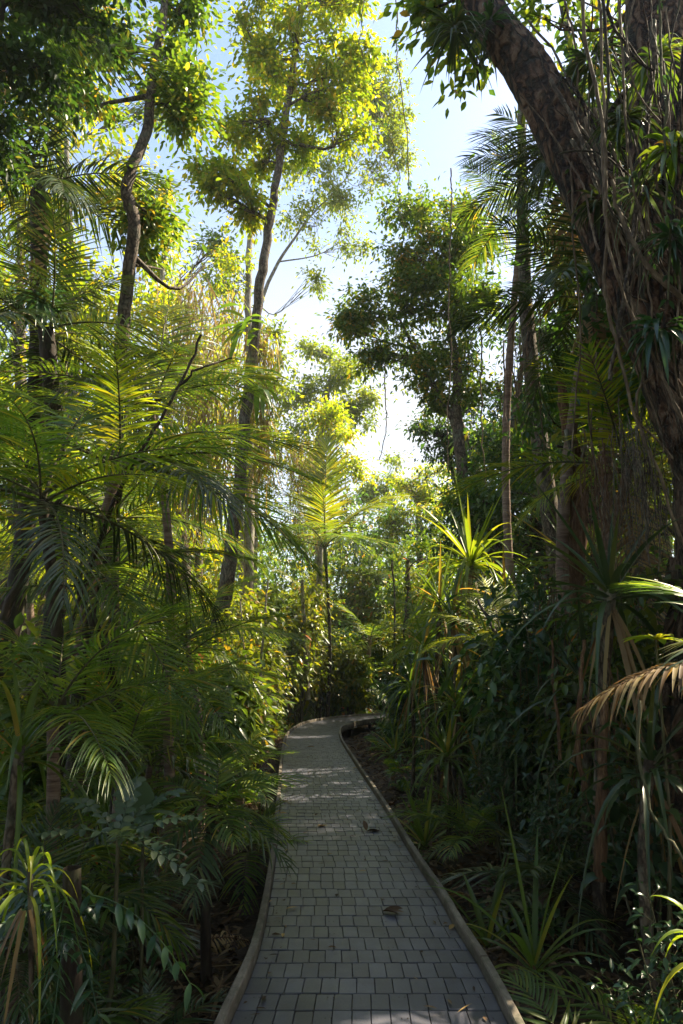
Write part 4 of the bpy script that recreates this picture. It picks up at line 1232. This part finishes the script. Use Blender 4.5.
# ------------------------------------------------------------------ shrubs and saplings
gsh = 'shrubs lining the boardwalk'
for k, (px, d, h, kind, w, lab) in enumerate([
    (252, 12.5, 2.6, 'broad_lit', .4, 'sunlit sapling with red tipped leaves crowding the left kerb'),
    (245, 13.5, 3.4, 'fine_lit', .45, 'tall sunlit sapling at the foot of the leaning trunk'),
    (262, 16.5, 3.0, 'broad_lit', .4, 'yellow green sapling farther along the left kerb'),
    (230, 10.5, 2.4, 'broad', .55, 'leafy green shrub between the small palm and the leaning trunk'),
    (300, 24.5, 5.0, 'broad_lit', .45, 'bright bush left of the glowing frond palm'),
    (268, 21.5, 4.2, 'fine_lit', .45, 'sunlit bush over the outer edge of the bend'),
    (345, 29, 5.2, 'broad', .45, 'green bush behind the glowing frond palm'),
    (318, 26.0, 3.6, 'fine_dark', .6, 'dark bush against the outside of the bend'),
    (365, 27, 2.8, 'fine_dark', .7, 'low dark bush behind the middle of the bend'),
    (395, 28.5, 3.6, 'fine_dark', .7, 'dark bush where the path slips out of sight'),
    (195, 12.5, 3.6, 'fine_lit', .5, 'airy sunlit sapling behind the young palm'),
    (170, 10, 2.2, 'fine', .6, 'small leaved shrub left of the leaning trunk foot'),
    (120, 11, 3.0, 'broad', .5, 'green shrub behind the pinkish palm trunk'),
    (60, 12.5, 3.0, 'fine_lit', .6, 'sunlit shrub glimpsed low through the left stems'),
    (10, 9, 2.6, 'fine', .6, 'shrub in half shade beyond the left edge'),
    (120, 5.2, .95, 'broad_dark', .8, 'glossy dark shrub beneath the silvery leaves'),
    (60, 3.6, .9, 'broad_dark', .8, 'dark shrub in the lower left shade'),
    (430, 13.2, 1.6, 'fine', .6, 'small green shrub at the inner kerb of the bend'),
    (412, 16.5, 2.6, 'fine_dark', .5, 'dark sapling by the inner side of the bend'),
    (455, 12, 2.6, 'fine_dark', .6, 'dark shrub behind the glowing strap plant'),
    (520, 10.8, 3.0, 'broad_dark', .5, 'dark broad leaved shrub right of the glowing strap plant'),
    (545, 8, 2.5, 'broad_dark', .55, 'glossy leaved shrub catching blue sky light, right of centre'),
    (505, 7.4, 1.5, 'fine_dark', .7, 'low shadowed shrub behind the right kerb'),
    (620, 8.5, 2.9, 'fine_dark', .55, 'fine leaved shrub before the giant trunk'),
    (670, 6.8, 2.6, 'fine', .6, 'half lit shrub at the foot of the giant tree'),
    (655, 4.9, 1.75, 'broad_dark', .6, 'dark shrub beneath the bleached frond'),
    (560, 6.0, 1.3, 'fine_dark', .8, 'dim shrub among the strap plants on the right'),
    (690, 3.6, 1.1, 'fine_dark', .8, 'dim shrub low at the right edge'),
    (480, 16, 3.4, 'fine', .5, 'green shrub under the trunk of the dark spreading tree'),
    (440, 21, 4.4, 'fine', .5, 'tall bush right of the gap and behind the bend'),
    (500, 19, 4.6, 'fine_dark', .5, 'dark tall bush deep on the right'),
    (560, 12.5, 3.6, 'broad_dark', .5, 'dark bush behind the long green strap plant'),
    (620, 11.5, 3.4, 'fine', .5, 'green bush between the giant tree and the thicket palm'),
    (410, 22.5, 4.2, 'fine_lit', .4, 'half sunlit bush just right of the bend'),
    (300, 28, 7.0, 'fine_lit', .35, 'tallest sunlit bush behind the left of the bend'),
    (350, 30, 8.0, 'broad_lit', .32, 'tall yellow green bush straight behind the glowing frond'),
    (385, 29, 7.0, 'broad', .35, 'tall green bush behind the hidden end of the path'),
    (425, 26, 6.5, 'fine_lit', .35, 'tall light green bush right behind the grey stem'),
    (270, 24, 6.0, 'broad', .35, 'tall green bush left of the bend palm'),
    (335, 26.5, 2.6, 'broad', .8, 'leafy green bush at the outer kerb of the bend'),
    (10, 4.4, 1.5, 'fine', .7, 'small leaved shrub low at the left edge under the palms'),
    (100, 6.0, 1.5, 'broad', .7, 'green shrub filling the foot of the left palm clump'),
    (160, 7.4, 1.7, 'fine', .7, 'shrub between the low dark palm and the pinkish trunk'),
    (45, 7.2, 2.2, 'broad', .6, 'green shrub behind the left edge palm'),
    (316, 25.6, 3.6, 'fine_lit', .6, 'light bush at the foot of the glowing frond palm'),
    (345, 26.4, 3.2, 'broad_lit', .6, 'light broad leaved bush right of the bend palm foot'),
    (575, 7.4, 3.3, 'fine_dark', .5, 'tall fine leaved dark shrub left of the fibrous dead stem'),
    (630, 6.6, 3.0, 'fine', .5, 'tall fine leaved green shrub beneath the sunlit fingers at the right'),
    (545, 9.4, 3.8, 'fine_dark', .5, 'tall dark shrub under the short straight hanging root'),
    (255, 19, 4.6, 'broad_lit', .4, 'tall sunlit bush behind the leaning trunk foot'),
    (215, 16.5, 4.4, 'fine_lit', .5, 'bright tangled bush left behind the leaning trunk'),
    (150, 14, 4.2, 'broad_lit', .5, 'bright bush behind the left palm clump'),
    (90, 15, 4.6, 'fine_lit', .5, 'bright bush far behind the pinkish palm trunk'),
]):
    if h > 1.9:
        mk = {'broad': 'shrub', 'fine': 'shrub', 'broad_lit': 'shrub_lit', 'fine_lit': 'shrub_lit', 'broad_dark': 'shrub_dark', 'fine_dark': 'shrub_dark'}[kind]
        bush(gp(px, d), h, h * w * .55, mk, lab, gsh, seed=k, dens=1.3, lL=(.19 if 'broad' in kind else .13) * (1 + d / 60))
    else:
        shrub(gp(px, d), h, kind, lab, gsh, seed=k, width=w)

# silvery compound leaved plant and big oval leaf
c0 = gp(95, 3.7)
o = thing('fern', c0, 'silvery leaved fern with round leaflets on the left bank', 'fern')
mbd = MB()
head = P(118, 836, 3.6)
tube(mbd, [c0, (c0 + head) / 2 + [.03, 0, 0], head], [.015, .01], 5)
ob('stem', mbd.mesh('stem', [M['stem']], True, c0), o)
mbd = MB()
for a, e, Lr in [(10, 25, .5), (50, 40, .5), (100, 50, .45), (150, 35, .5), (-30, 10, .45), (200, 20, .45), (-70, 25, .42), (-10, -10, .5), (70, 70, .4)]:
    az, el = math.radians(a), math.radians(e)
    dv = np.array([math.cos(az) * math.cos(el), math.sin(az) * math.cos(el), math.sin(el)])
    t = np.linspace(.12, 1, 9) + rv.uniform(-.015, .015, 9)
    pts = head + dv * Lr * .85 * t[:, None] - np.array([0, 0, .22]) * (t ** 2)[:, None] * Lr
    tube(mbd, pts, [.004, .002], 4)
    sd = nrm(np.cross(dv, [0, 0, 1.]))
    for sg in (-1, 1):
        strips(mbd, pts, sd * sg + dv * .5 + np.array([0, 0, .1]) + rv.normal(0, .25, (9, 3)), np.cross(sd, dv), np.full(9, .07), .034, .25, 5, .12, 'leaf')
ob('foliage', mbd.mesh('foliage', [M['grey_leaf']], True, c0), o)
c0 = gp(140, 3.9)
o = thing('broad_leaf_plant', c0, 'plant with one big oval leaf standing above the silvery fern', 'plant')
mbd = MB()
hd = P(143, 815, 3.8)
tube(mbd, [c0, hd], [.012, .008], 5)
ob('stem', mbd.mesh('stem', [M['stem']], True, c0), o)
mbd = MB()
strips(mbd, np.tile(hd, (5, 1)), np.array([[.02, -.1, .8], [.8, -.2, .25], [-.7, .1, .3], [.3, -.7, .1], [.2, .8, .5]]), np.array([[0, -1, .2], [0, 0, 1], [0, 0, 1], [0, 0, 1], [0, 0, 1.]]), [.20, .26, .18, .2, .22], [.12, .075, .09, .09, .09], [.1, .35, .4, .5, .4], 8, .12, 'leaf')
ob('leaves', mbd.mesh('leaves', [M['grey_leaf']], True, c0), o)
# bright rosette by the bleached frond
c0 = gp(668, 4.6)
o = thing('broad_leaf_plant', c0, 'light green rosette glowing above the bleached frond', 'plant')
hd = P(656, 640, 4.5)
mbd = MB()
tube(mbd, [c0, (c0 + hd) / 2 + [.05, 0, 0], hd], [.015, .008], 5)
ob('stem', mbd.mesh('stem', [M['stem']], True, c0), o)
mbd = MB()
a = np.arange(11) * 2.4
strips(mbd, np.tile(hd, (11, 1)), np.stack([np.cos(a), np.sin(a), .15 + .3 * (a % 1)], -1), [0, 0, 1.], .24, .075, .3, 7, .15, 'leaf')
ob('leaves', mbd.mesh('leaves', [M['strap_lit']], True, c0), o)
# drooping broad leaf climber, lower left
c0 = gp(70, 3.4)
o = thing('climbing_fern', c0, 'hanging broad leafed climber on a stump, lower left', 'climbing plant')
mbd = MB()
hd = P(72, 868, 3.3)
tube(mbd, [c0, hd], [.06, .05, .04], 8, 0, .1)
ob('stem', mbd.mesh('stem', [M['bark_dark']], True, c0), o)
mbd = MB()
for q in range(13):
    az = rv.uniform(0, 6.28)
    dv = np.array([math.cos(az), math.sin(az), rv.uniform(-.1, .5)])
    Lr = rv.uniform(.35, .6)
    t = np.linspace(.15, 1, 9) + rv.uniform(-.02, .02, 9)
    st = hd - np.array([0, 0, rv.uniform(0, .3)])
    pts = st + dv * Lr * t[:, None] - np.array([0, 0, 1.0]) * (t ** 2)[:, None] * Lr * .8
    tube(mbd, pts, [.004, .002], 4)
    sd = nrm(np.cross(dv, [0, 0, 1.]))
    for sg in (-1, 1):
        strips(mbd, pts, sd * sg + dv * .3 - np.array([0, 0, .5]) + rv.normal(0, .3, (9, 3)), np.cross(sd, dv), rv.uniform(.06, .11, 9), .032, .4, 5, .12, 'leaf')
ob('foliage', mbd.mesh('foliage', [M['shrub_dark']], True, c0), o)

# curtains of brown rootlets below the giant tree
for k, (x, y0, y1, w_, d, n, lab, mt) in enumerate([
    (640, 400, 560, 30, 5.3, 150, 'curtain of brown rootlets under the giant trunk', 'bark'), (600, 430, 560, 18, 6.4, 110, 'reddish rootlet curtain left of the giant trunk', 'fibre'),
    (560, 560, 720, 26, 7.0, 50, 'hanging dry leaves and rootlets in the right thicket', 'fibre'), (520, 330, 420, 20, 11, 90, 'rootlets hanging from the dark spreading tree', 'fibre'),
    (615, 680, 820, 20, 5.2, 36, 'dry hanging strands around the fibrous dead stem', 'fibre'),]):
    mbd = MB()
    s = w_ / F * d
    c0, c1 = P(x, y0, d), P(x, y1, d)
    for q in range(n):
        u = rv.uniform(0, .7)
        a = c0 + (c1 - c0) * u + rv.normal(0, 1, 3) * np.array([s * .6, s * .6, .1])
        L_ = np.linalg.norm(c1 - c0) * rv.uniform(.15, .6)
        e = a - np.array([0, 0, L_]) + rv.normal(0, .08, 3) * L_
        tube(mbd, smooth([a, (a + e) / 2 + rv.normal(0, .06, 3) * L_, e], 6), [rv.uniform(.003, .007), .002], 3)
    o = ob('root_curtain', mbd.mesh('root_curtain', [M[mt]], True, c0))
    o.location = tuple(c0)
    tag(o, lab, 'root curtain', 'curtains of hanging rootlets')

# loose vines and leaning stems
gvs = 'leaning stems and vines'
for k, (pts, r, mt, lab) in enumerate([
    ([(68, 640, 5.5), (110, 520, 5.3), (150, 440, 5.2), (182, 385, 5.2), (201, 335, 5.2)], .018, 'bark_dark', 'thin dark stem slanting up across the left palm fronds'),
    ([(182, 385, 5.2), (205, 366, 5.3), (232, 358, 5.4)], .012, 'bark_dark', 'side twig of the slanting stem reaching toward the lichened trunk'),
    ([(0, 620, 4.6), (30, 560, 4.6), (60, 500, 4.6)], .03, 'bark_dark', 'stout dark stem leaning at the left edge'),
    ([(20, 700, 5.2), (60, 660, 5.2), (120, 625, 5.2), (165, 618, 5.3)], .03, 'bark', 'fallen branch lodged level in the left palms'),
    ([(70, 780, 5.6), (85, 640, 5.8), (105, 540, 6), (122, 470, 6)], .055, 'bark_dark', 'leaning dark stem in front of the pinkish palm trunk'),
    ([(640, 700, 3.2), (645, 770, 3.1), (660, 830, 3.0), (690, 872, 2.9)], .008, 'stem', 'pale green vine bowing down at the right edge'),
    ([(522, 690, 7.6), (500, 640, 8), (478, 600, 8.5)], .03, 'bark_dark', 'short dark log leaning behind the right kerb'),
    ([(600, 880, 5.0), (598, 800, 5.0), (600, 740, 5.1), (604, 690, 5.2)], .045, 'fibre', 'dead fibrous stem standing by the lower right plants'),
    ([(583, 790, 5.4), (580, 700, 5.4), (584, 640, 5.5)], .022, 'fibre', 'narrow dead stem left of the fibrous one'),
    ([(560, 760, 6.0), (556, 700, 6.0), (552, 640, 6.1)], .016, 'fibre', 'thin reddish dead stem behind the right strap plants'),
    ([(393, 715, 22), (394, 640, 22), (392, 560, 22)], .05, 'bark', 'slim grey stem where the path leaves the view'),
    ([(405, 716, 19), (404, 640, 19), (408, 590, 19)], .035, 'bark', 'slim brown stem right of the bend'),
    ([(270, 740, 13), (262, 660, 13), (268, 580, 13)], .03, 'bark_pale', 'pale sapling stem among the sunlit leaves'),
    ([(252, 752, 12.4), (250, 690, 12.4), (240, 600, 12.4)], .025, 'bark_pale', 'pale wiry stem left of the sunlit sapling'),
    ([(188, 740, 11.5), (186, 690, 11.5), (190, 630, 11.5)], .04, 'bark_pale', 'pale stem with peeling bark on the left bank'),
    ([(308, 700, 24), (306, 640, 24), (302, 580, 24)], .10, 'bark_pale', 'pale mossy post like trunk beside the bend palm'),
]):
    vine([P(*q) for q in pts], r, lab, mt, gvs, seed=500 + k, wob=.06, name='stem' if False else 'leaning_stem', cat='stem')

# ------------------------------------------------------------------ fallen things
for k, (x, y, az, L, lab) in enumerate([
    (160, 905, 60, .55, 'pale curved dead branch lying on the left bank'), (420, 832, 40, .9, 'bleached stick lying beside the right kerb'),
    (120, 900, 150, .7, 'dark stick across the litter at the lower left'), (185, 880, 20, .5, 'short stick lying left of the small palm'),
    (520, 960, 100, .6, 'thin twig lying near the lower right kerb'), (500, 905, 10, .5, 'broken stick at the foot of the kerbside strap clump')]):
    zc = (y - 668) / F
    d = (CAMZ - GZ) / max(zc, .05) * .9
    c0 = gp(x, d, .05)
    dv = np.array([math.cos(math.radians(az)), math.sin(math.radians(az)), 0])
    mbd = MB()
    tube(mbd, smooth([c0 - dv * L / 2, c0 + np.array([.03, .05, .05]), c0 + dv * L / 2], 10), [.014, .012, .006], 6, 0, .1)
    o = ob('fallen_branch', mbd.mesh('fallen_branch', [M['vine']], True, c0))
    o.location = tuple(c0)
    tag(o, lab, 'fallen branch', 'branches lying on the ground')
for k, (x, d, az, s, lab) in enumerate([
    (125, 4.6, 200, 1.1, 'brown dead frond collapsed on the left bank litter'), (190, 5.6, 20, .9, 'dead frond lying under the small palm'),
    (510, 4.3, 250, .8, 'dead frond crumpled beside the right kerb'), (470, 6.2, 80, 1.0, 'dead frond under the kerbside strap clump'), (420, 9.5, 140, 1.1, 'dead frond on the bare soil inside the bend')]):
    c0 = gp(x, d, .1)
    f = ob('fallen_frond', frond_mesh('dead', k % 2))
    f.location = tuple(c0)
    f.rotation_euler = (.3, -.25, math.radians(az))
    f.scale = (s, s, s)
    tag(f, lab, 'fallen frond', 'dead fronds on the ground')


def gz0(px, py, z=.004):
    a = (px - 341.5) / F
    b = (512 - py) / F
    v = np.array([a, cp - b * sp, sp + b * cp])
    return np.array([0, 0, CAMZ]) + v * ((z - CAMZ) / v[2])


for k, (x, y, s, az, lab) in enumerate([
    (323, 826, .11, 20, 'yellow brown curled leaf in the middle of the boardwalk, half way up'), (374, 831, .15, 0, 'broken brown leaf right of the curled yellow one on the deck'),
    (284, 801, .13, 10, 'orange brown leaf touching the left kerb, nearer the bend'), (283, 813, .10, -15, 'small brown leaf by the left kerb below the orange one'),
    (394, 912, .15, -10, 'large dark curled leaf in the middle of the near deck'), (292, 908, .09, 25, 'small brown leaf near the left kerb of the near deck'),
    (452, 927, .09, 60, 'brown leaf near the right kerb of the near deck'), (386, 807, .12, 0, 'brown leaf along the right kerb before the tall strap clump'),
    (398, 820, .10, 40, 'brown leaf hugging the right kerb below another'), (287, 850, .07, 80, 'tiny leaf standing on edge by the left kerb'),
    (311, 747, .16, 0, 'yellow leaf lying in the patch of sunlight at the bend'), (363, 871, .06, 10, 'tiny pale leaf at mid deck'),
    (356, 768, .12, 30, 'brown leaf on the far deck by the right kerb'), (270, 902, .08, 70, 'narrow pale leaf on the left kerb edge'),
    (283, 935, .06, 90, 'small golden leaf low at the left of the deck'), (446, 895, .07, 10, 'dull leaf beside the right kerb above the brown one'),
    (330, 854, .05, 0, 'speck like brown leaf left of mid deck'), (465, 1008, .13, 45, 'thin green twig at the bottom edge of the deck'),
    (415, 843, .08, 120, 'small tan leaf against the right kerb at mid height')]):
    c0 = gz0(x, y, .008)
    s *= 1.0
    mbd = MB()
    a = math.radians(az)
    dv = np.array([math.cos(a), math.sin(a), .12])
    nn = 3 if k in (0, 1, 4) else 1
    for q in range(nn):
        dq = dv + rv.normal(0, .5, 3) * np.array([1, 1, .2]) * (q > 0)
        strips(mbd, c0 - dv * s / 2 * np.array([1, 1, 0]), dq, np.array([0, 0, 1.]) + rv.normal(0, .25, 3), s, s * (.34 if k != 17 else .05), .1, 6, rv.uniform(.1, .25), 'leaf')
    o = ob('fallen_leaf', mbd.mesh('fallen_leaf', [M['litter'] if k in (4, 1) else M['fallen']], True, c0))
    o.location = tuple(c0)
    tag(o, lab, 'fallen leaf', 'leaves fallen on the boardwalk')


# ------------------------------------------------------------------ stuff
def litter():
    rng = np.random.default_rng(33)
    n = 30000
    y = 1.6 + 26 * rng.uniform(0, 1, n) ** 1.6
    sgn = np.where(rng.uniform(0, 1, n) < .5, -1, 1)
    off = rng.exponential(1.4 + .12 * y)
    lx = np.interp(y, Ls[:700, 1], Ls[:700, 0]) - .08
    rx = np.interp(y, Rs[:700, 1], Rs[:700, 0]) + .08
    x = np.where(sgn < 0, lx - off, rx + off)
    z = gh(x, y) + rng.uniform(.0, .05, n)
    keep = np.array([not on_walk(a, b, .1) for a, b in zip(x[:n], y[:n])])
    p = np.stack([x, y, z], -1)[keep]
    n = len(p)
    mb = MB()
    L = rng.uniform(.04, .12, n) * (1 + p[:, 1] * .02)
    strips(mb, p, rdir(n, rng, -.15, .5), np.array([0, 0, 1.]) + rng.normal(0, .45, (n, 3)), L, L * rng.uniform(.15, .5, n), rng.uniform(-.1, .3, n), 3, .25, 'leaf')
    m = 1500
    i = rng.integers(0, n, m)
    strips(mb, p[i] + [0, 0, .03], rdir(m, rng, -.1, .35), np.array([0, 0, 1.]), rng.uniform(.3, .9, m), rng.uniform(.008, .03, m), .05, 5, .2, 'strap')
    m = 240
    yy = 2.5 + 20 * rng.uniform(0, 1, m) ** 1.3
    lx = np.interp(yy, Ls[:700, 1], Ls[:700, 0]) + .07
    rx = np.interp(yy, Rs[:700, 1], Rs[:700, 0]) - .07
    e = rng.uniform(0, 1, m)
    e = np.where(rng.uniform(0, 1, m) < .55, np.where(e < .5, e * .2, 1 - (1 - e) * .2), e)
    strips(mb, np.stack([lx + (rx - lx) * e, yy, np.full(m, .007)], -1), rdir(m, rng, -.02, .15), np.array([0, 0, 1.]) + rng.normal(0, .12, (m, 3)), rng.uniform(.02, .075, m), rng.uniform(.006, .028, m), .03, 3, .2, 'leaf')
    tag(ob('leaf_litter', mb.mesh('leaf_litter', [M['litter']], True)), 'brown leaf litter covering the soil beside the boardwalk', 'leaf litter', kind='stuff')


litter()


def undergrowth(name, label, xr, yr, n, seed, hmax, mats, dens=None, dark=0):
    rng = np.random.default_rng(seed)
    mb = MB()
    k = 0
    tries = 0
    while k < n and tries < n * 20:
        tries += 1
        x = rng.uniform(*xr)
        y = yr[0] + (yr[1] - yr[0]) * rng.uniform(0, 1) ** .8
        if on_walk(x, y, .25 + .02 * y) or (abs(x) > 4 + y * .75):
            continue
        lx, rx = path_x(y)
        dist = min(abs(x - lx), abs(x - rx))
        if x < 0 and y < 6.3 and dist < 1.4 and rng.uniform() < .75:
            continue
        if x > 0 and y < 5.0 and dist < .4 and rng.uniform() < .6:
            continue
        if x > 0 and 7 < y < 16 and dist < .6:
            continue
        k += 1
        z = float(gh(x, y))
        c = np.array([x, y, z])
        h = hmax * rng.uniform(.25, 1) * min(1, .35 + dist / 3.0)
        ty = rng.uniform()
        sc_ = .75 + y / 30
        if ty < .35:   # strap rosette
            m = rng.integers(10, 20)
            a = rng.uniform(0, 6.28, m)
            zz = rng.uniform(.3, .98, m)
            r = np.sqrt(1 - zz ** 2)
            d = np.stack([r * np.cos(a), r * np.sin(a), zz], -1)
            strips(mb, c + d * .03, d, [0, 0, 1.], h * .9 * rng.uniform(.5, 1.1, m), .03 * sc_, .1 + .9 * (1 - zz), 5, .2, 'strap', 0)
        elif ty < .62:  # frond rosette
            m = rng.integers(4, 8)
            for q in range(m):
                a = rng.uniform(0, 6.28)
                e = rng.uniform(.3, 1.2)
                dv = np.array([math.cos(a) * math.cos(e), math.sin(a) * math.cos(e), math.sin(e)])
                Lf = h * rng.uniform(.6, 1.1)
                t = np.linspace(.15, 1, 14)
                pp = c + dv * Lf * t[:, None] - np.array([0, 0, .5]) * (t ** 2)[:, None] * Lf
                sd = nrm(np.cross(dv, [0, 0, 1.]))
                for sg in (-1, 1):
                    strips(mb, pp, sd * sg + dv * .6, np.cross(sd, dv), Lf * .36 * np.sin(np.pi * (.12 + t * .8)), .03 * sc_, .4, 3, .15, 'leaflet', 1)
        else:  # bush
            m = int(rng.integers(50, 110))
            cc = c + [0, 0, h * .45]
            v = rdir(m, rng, -.6, 1)
            b = cc + v * (rng.uniform(.2, 1, m) ** .5)[:, None] * np.array([.5, .5, .55]) * h
            Lf = .10 * sc_ * rng.uniform(.6, 1.3, m)
            strips(mb, b, v + rdir(m, rng) * .7, np.array([0, 0, 1.]) + rng.normal(0, .4, (m, 3)), Lf, Lf * .42, .25, 3, .2, 'leaf', 2)
    tag(ob(name, mb.mesh(name, [M[q] for q in mats], True)), label, 'undergrowth', kind='stuff')


undergrowth('undergrowth', 'low mixed undergrowth covering the left bank', (-14, -.8), (1.8, 26), 450, 61, 1.3, ['strap', 'palm', 'shrub'])
undergrowth('undergrowth', 'low dark undergrowth covering the right bank', (.9, 14), (1.8, 25), 520, 62, 1.35, ['strap', 'palm', 'shrub_dark'])
undergrowth('undergrowth', 'dense undergrowth beyond the bend of the boardwalk', (-9, 12), (25.5, 36), 220, 63, 2.6, ['palm_dark', 'palm', 'shrub_dark'])


def wood(name, label, boxes, seed, mats, L=.32):
    """far-off forest that reads as one mass: leaf clumps at their own distances, stems between"""
    rng = np.random.default_rng(seed)
    mb = MB()
    for (x0, x1, y0, y1, z0, z1, n) in boxes:
        c = np.stack([rng.uniform(x0, x1, n), rng.uniform(y0, y1, n), rng.uniform(z0, z1, n)], -1)
        c = c[lit(c, .5)]
        for mi in range(2):
            e = c[mi::2]
            crown_leaves(mb, e, 22, L, L * .45, .7, rng, 2, .3, .18, 'leaf', mi)
        for i in range(max(2, n // 90)):
            x, y = rng.uniform(x0, x1), rng.uniform(y0, y1)
            tube(mb, smooth([(x, y, -.5), (x + rng.normal(0, .3), y, z1 * .5), (x + rng.normal(0, .8), y, z1)], 8), [.2, .15, .06], 6, 2)
    tag(ob(name, mb.mesh(name, [M[q] for q in mats] + [M['bark']], True)), label, 'forest', kind='stuff')


wood('forest', 'far off forest closing the view beyond the bend', [(-16, 16, 37, 48, 0, 11.5, 1500), (-34, -9, 26, 44, 0, 18, 1100), (11, 34, 26, 42, 0, 14, 900), (-12, 15, 30.5, 36, 0, 8.6, 1700)], 71, ['canopy_green', 'canopy_dark'])
wood('forest', 'deep forest behind the palms on the left', [(-15, -7, 11, 26, 0, 13, 900), (-9, -3.8, 16, 26, 0, 8, 620)], 72, ['canopy_gold', 'canopy_gold'], .24)
wood('forest', 'deep shadowed forest behind the right bank', [(6.5, 16, 9, 24, 0, 14, 1300), (3.6, 9, 14, 24, 0, 9.5, 1000), (3.9, 8.5, 9.5, 12.5, 7.5, 15, 420)], 73, ['canopy_dark', 'canopy_green'], .24)
# forest goes on unseen behind, beside and overhead, thickened to darken the foreground
wood('forest', 'forest surrounding the near end of the boardwalk, unseen and thickened for shade', [(-14, -3.5, -10, 2, .5, 12, 700), (4, 14, -8, 4, .5, 14, 700), (-4, 4, -14, -5, 1, 13, 600), (6, 14, 3, 10, 2, 13, 750), (-4, 4, -5, 1.5, 8, 12, 330)], 74, ['canopy_dark', 'canopy_green'], .26)

# ------------------------------------------------------------------ light, sky, camera
w = bpy.data.worlds.new('World')
sc.world = w
w.use_nodes = True
nt = w.node_tree
nt.nodes.clear()
sky = nt.nodes.new('ShaderNodeTexSky')
sky.sky_type = 'NISHITA'
sky.sun_disc = False
sky.sun_elevation = SUN_EL
sky.sun_rotation = SUN_AZ
sky.air_density = 1.0
sky.dust_density = 1.2
sky.ozone_density = 1.0
bg = nt.nodes.new('ShaderNodeBackground')
bg.inputs[1].default_value = .115
out = nt.nodes.new('ShaderNodeOutputWorld')
# thin white cloud over the blue
tcw = nt.nodes.new('ShaderNodeTexCoord')
cn = nt.nodes.new('ShaderNodeTexNoise')
cn.inputs['Scale'].default_value = 1.7
cn.inputs['Detail'].default_value = 7
cn.inputs['Roughness'].default_value = .55
nt.links.new(tcw.outputs['Generated'], cn.inputs['Vector'])
cr = ramp(nt, cn.outputs['Fac'], [(.40, (.08, .08, .08)), (.64, (.9, .9, .9))])
sx = nt.nodes.new('ShaderNodeSeparateXYZ')
nt.links.new(tcw.outputs['Generated'], sx.inputs[0])
mz = nt.nodes.new('ShaderNodeMapRange')
mz.inputs[1].default_value = .30
mz.inputs[2].default_value = .68
mz.inputs[3].default_value = 1
mz.inputs[4].default_value = .04
nt.links.new(sx.outputs[2], mz.inputs[0])
cr2 = nt.nodes.new('ShaderNodeMath')
cr2.operation = 'MULTIPLY'
nt.links.new(cr, cr2.inputs[0])
nt.links.new(mz.outputs[0], cr2.inputs[1])
cr = cr2.outputs[0]
cm = nt.nodes.new('ShaderNodeMix')
cm.data_type = 'RGBA'
nt.links.new(cr, cm.inputs[0])
nt.links.new(sky.outputs[0], cm.inputs[6])
cm.inputs[7].default_value = (3.7, 3.65, 3.5, 1)
nt.links.new(cm.outputs[2], bg.inputs[0])
nt.links.new(bg.outputs[0], out.inputs[0])

from mathutils import Vector
ld = bpy.data.lights.new('sun', 'SUN')
ld.energy = 5
ld.angle = math.radians(.6)
ld.color = (1, .87, .64)
lo = bpy.data.objects.new('sun', ld)
COL.objects.link(lo)
sv = Vector((math.sin(SUN_AZ) * math.cos(SUN_EL), math.cos(SUN_AZ) * math.cos(SUN_EL), math.sin(SUN_EL)))
lo.rotation_euler = sv.to_track_quat('Z', 'Y').to_euler()
lo.location = (0, 0, 30)

cd = bpy.data.cameras.new('camera')
cd.sensor_fit = 'VERTICAL'
cd.sensor_height = 36
cd.lens = 24
cd.clip_end = 2000
co = bpy.data.objects.new('camera', cd)
COL.objects.link(co)
co.location = (0, 0, CAMZ)
co.rotation_euler = (math.pi / 2 + PITCH, 0, 0)
sc.camera = co

sc.view_settings.view_transform = 'Standard'
sc.view_settings.look = 'None'
sc.view_settings.exposure = 1.64
sc.view_settings.gamma = 1
sc.view_settings.use_curve_mapping = False
sc.cycles.max_bounces = 6
sc.cycles.diffuse_bounces = 4
sc.cycles.glossy_bounces = 2
sc.cycles.transmission_bounces = 3
sc.cycles.transparent_max_bounces = 4
sc.cycles.use_denoising = True
sc.cycles.denoiser = 'OPENIMAGEDENOISE'
sc.cycles.sample_clamp_indirect = 6

HAZE = 0.0010
if HAZE:
    m, nt, out = new_mat('haze')
    v = nt.nodes.new('ShaderNodeVolumePrincipled')
    v.inputs['Color'].default_value = (.93, .95, .9, 1)
    v.inputs['Density'].default_value = HAZE
    v.inputs['Anisotropy'].default_value = .1
    nt.links.new(v.outputs[0], out.inputs['Volume'])
    mb = MB()
    x0, x1, y0, y1, z0, z1 = -505, 505, -505, 605, -3, 24
    vv = [(x0, y0, z0), (x1, y0, z0), (x1, y1, z0), (x0, y1, z0), (x0, y0, z1), (x1, y0, z1), (x1, y1, z1), (x0, y1, z1)]
    mb.add(vv, [(0, 3, 2, 1), (4, 5, 6, 7), (0, 1, 5, 4), (1, 2, 6, 5), (2, 3, 7, 6), (3, 0, 4, 7)])
    tag(ob('haze', mb.mesh('haze', [m], False)), 'thin warm haze in the forest air', 'haze', kind='stuff')
    sc.cycles.volume_bounces = 0
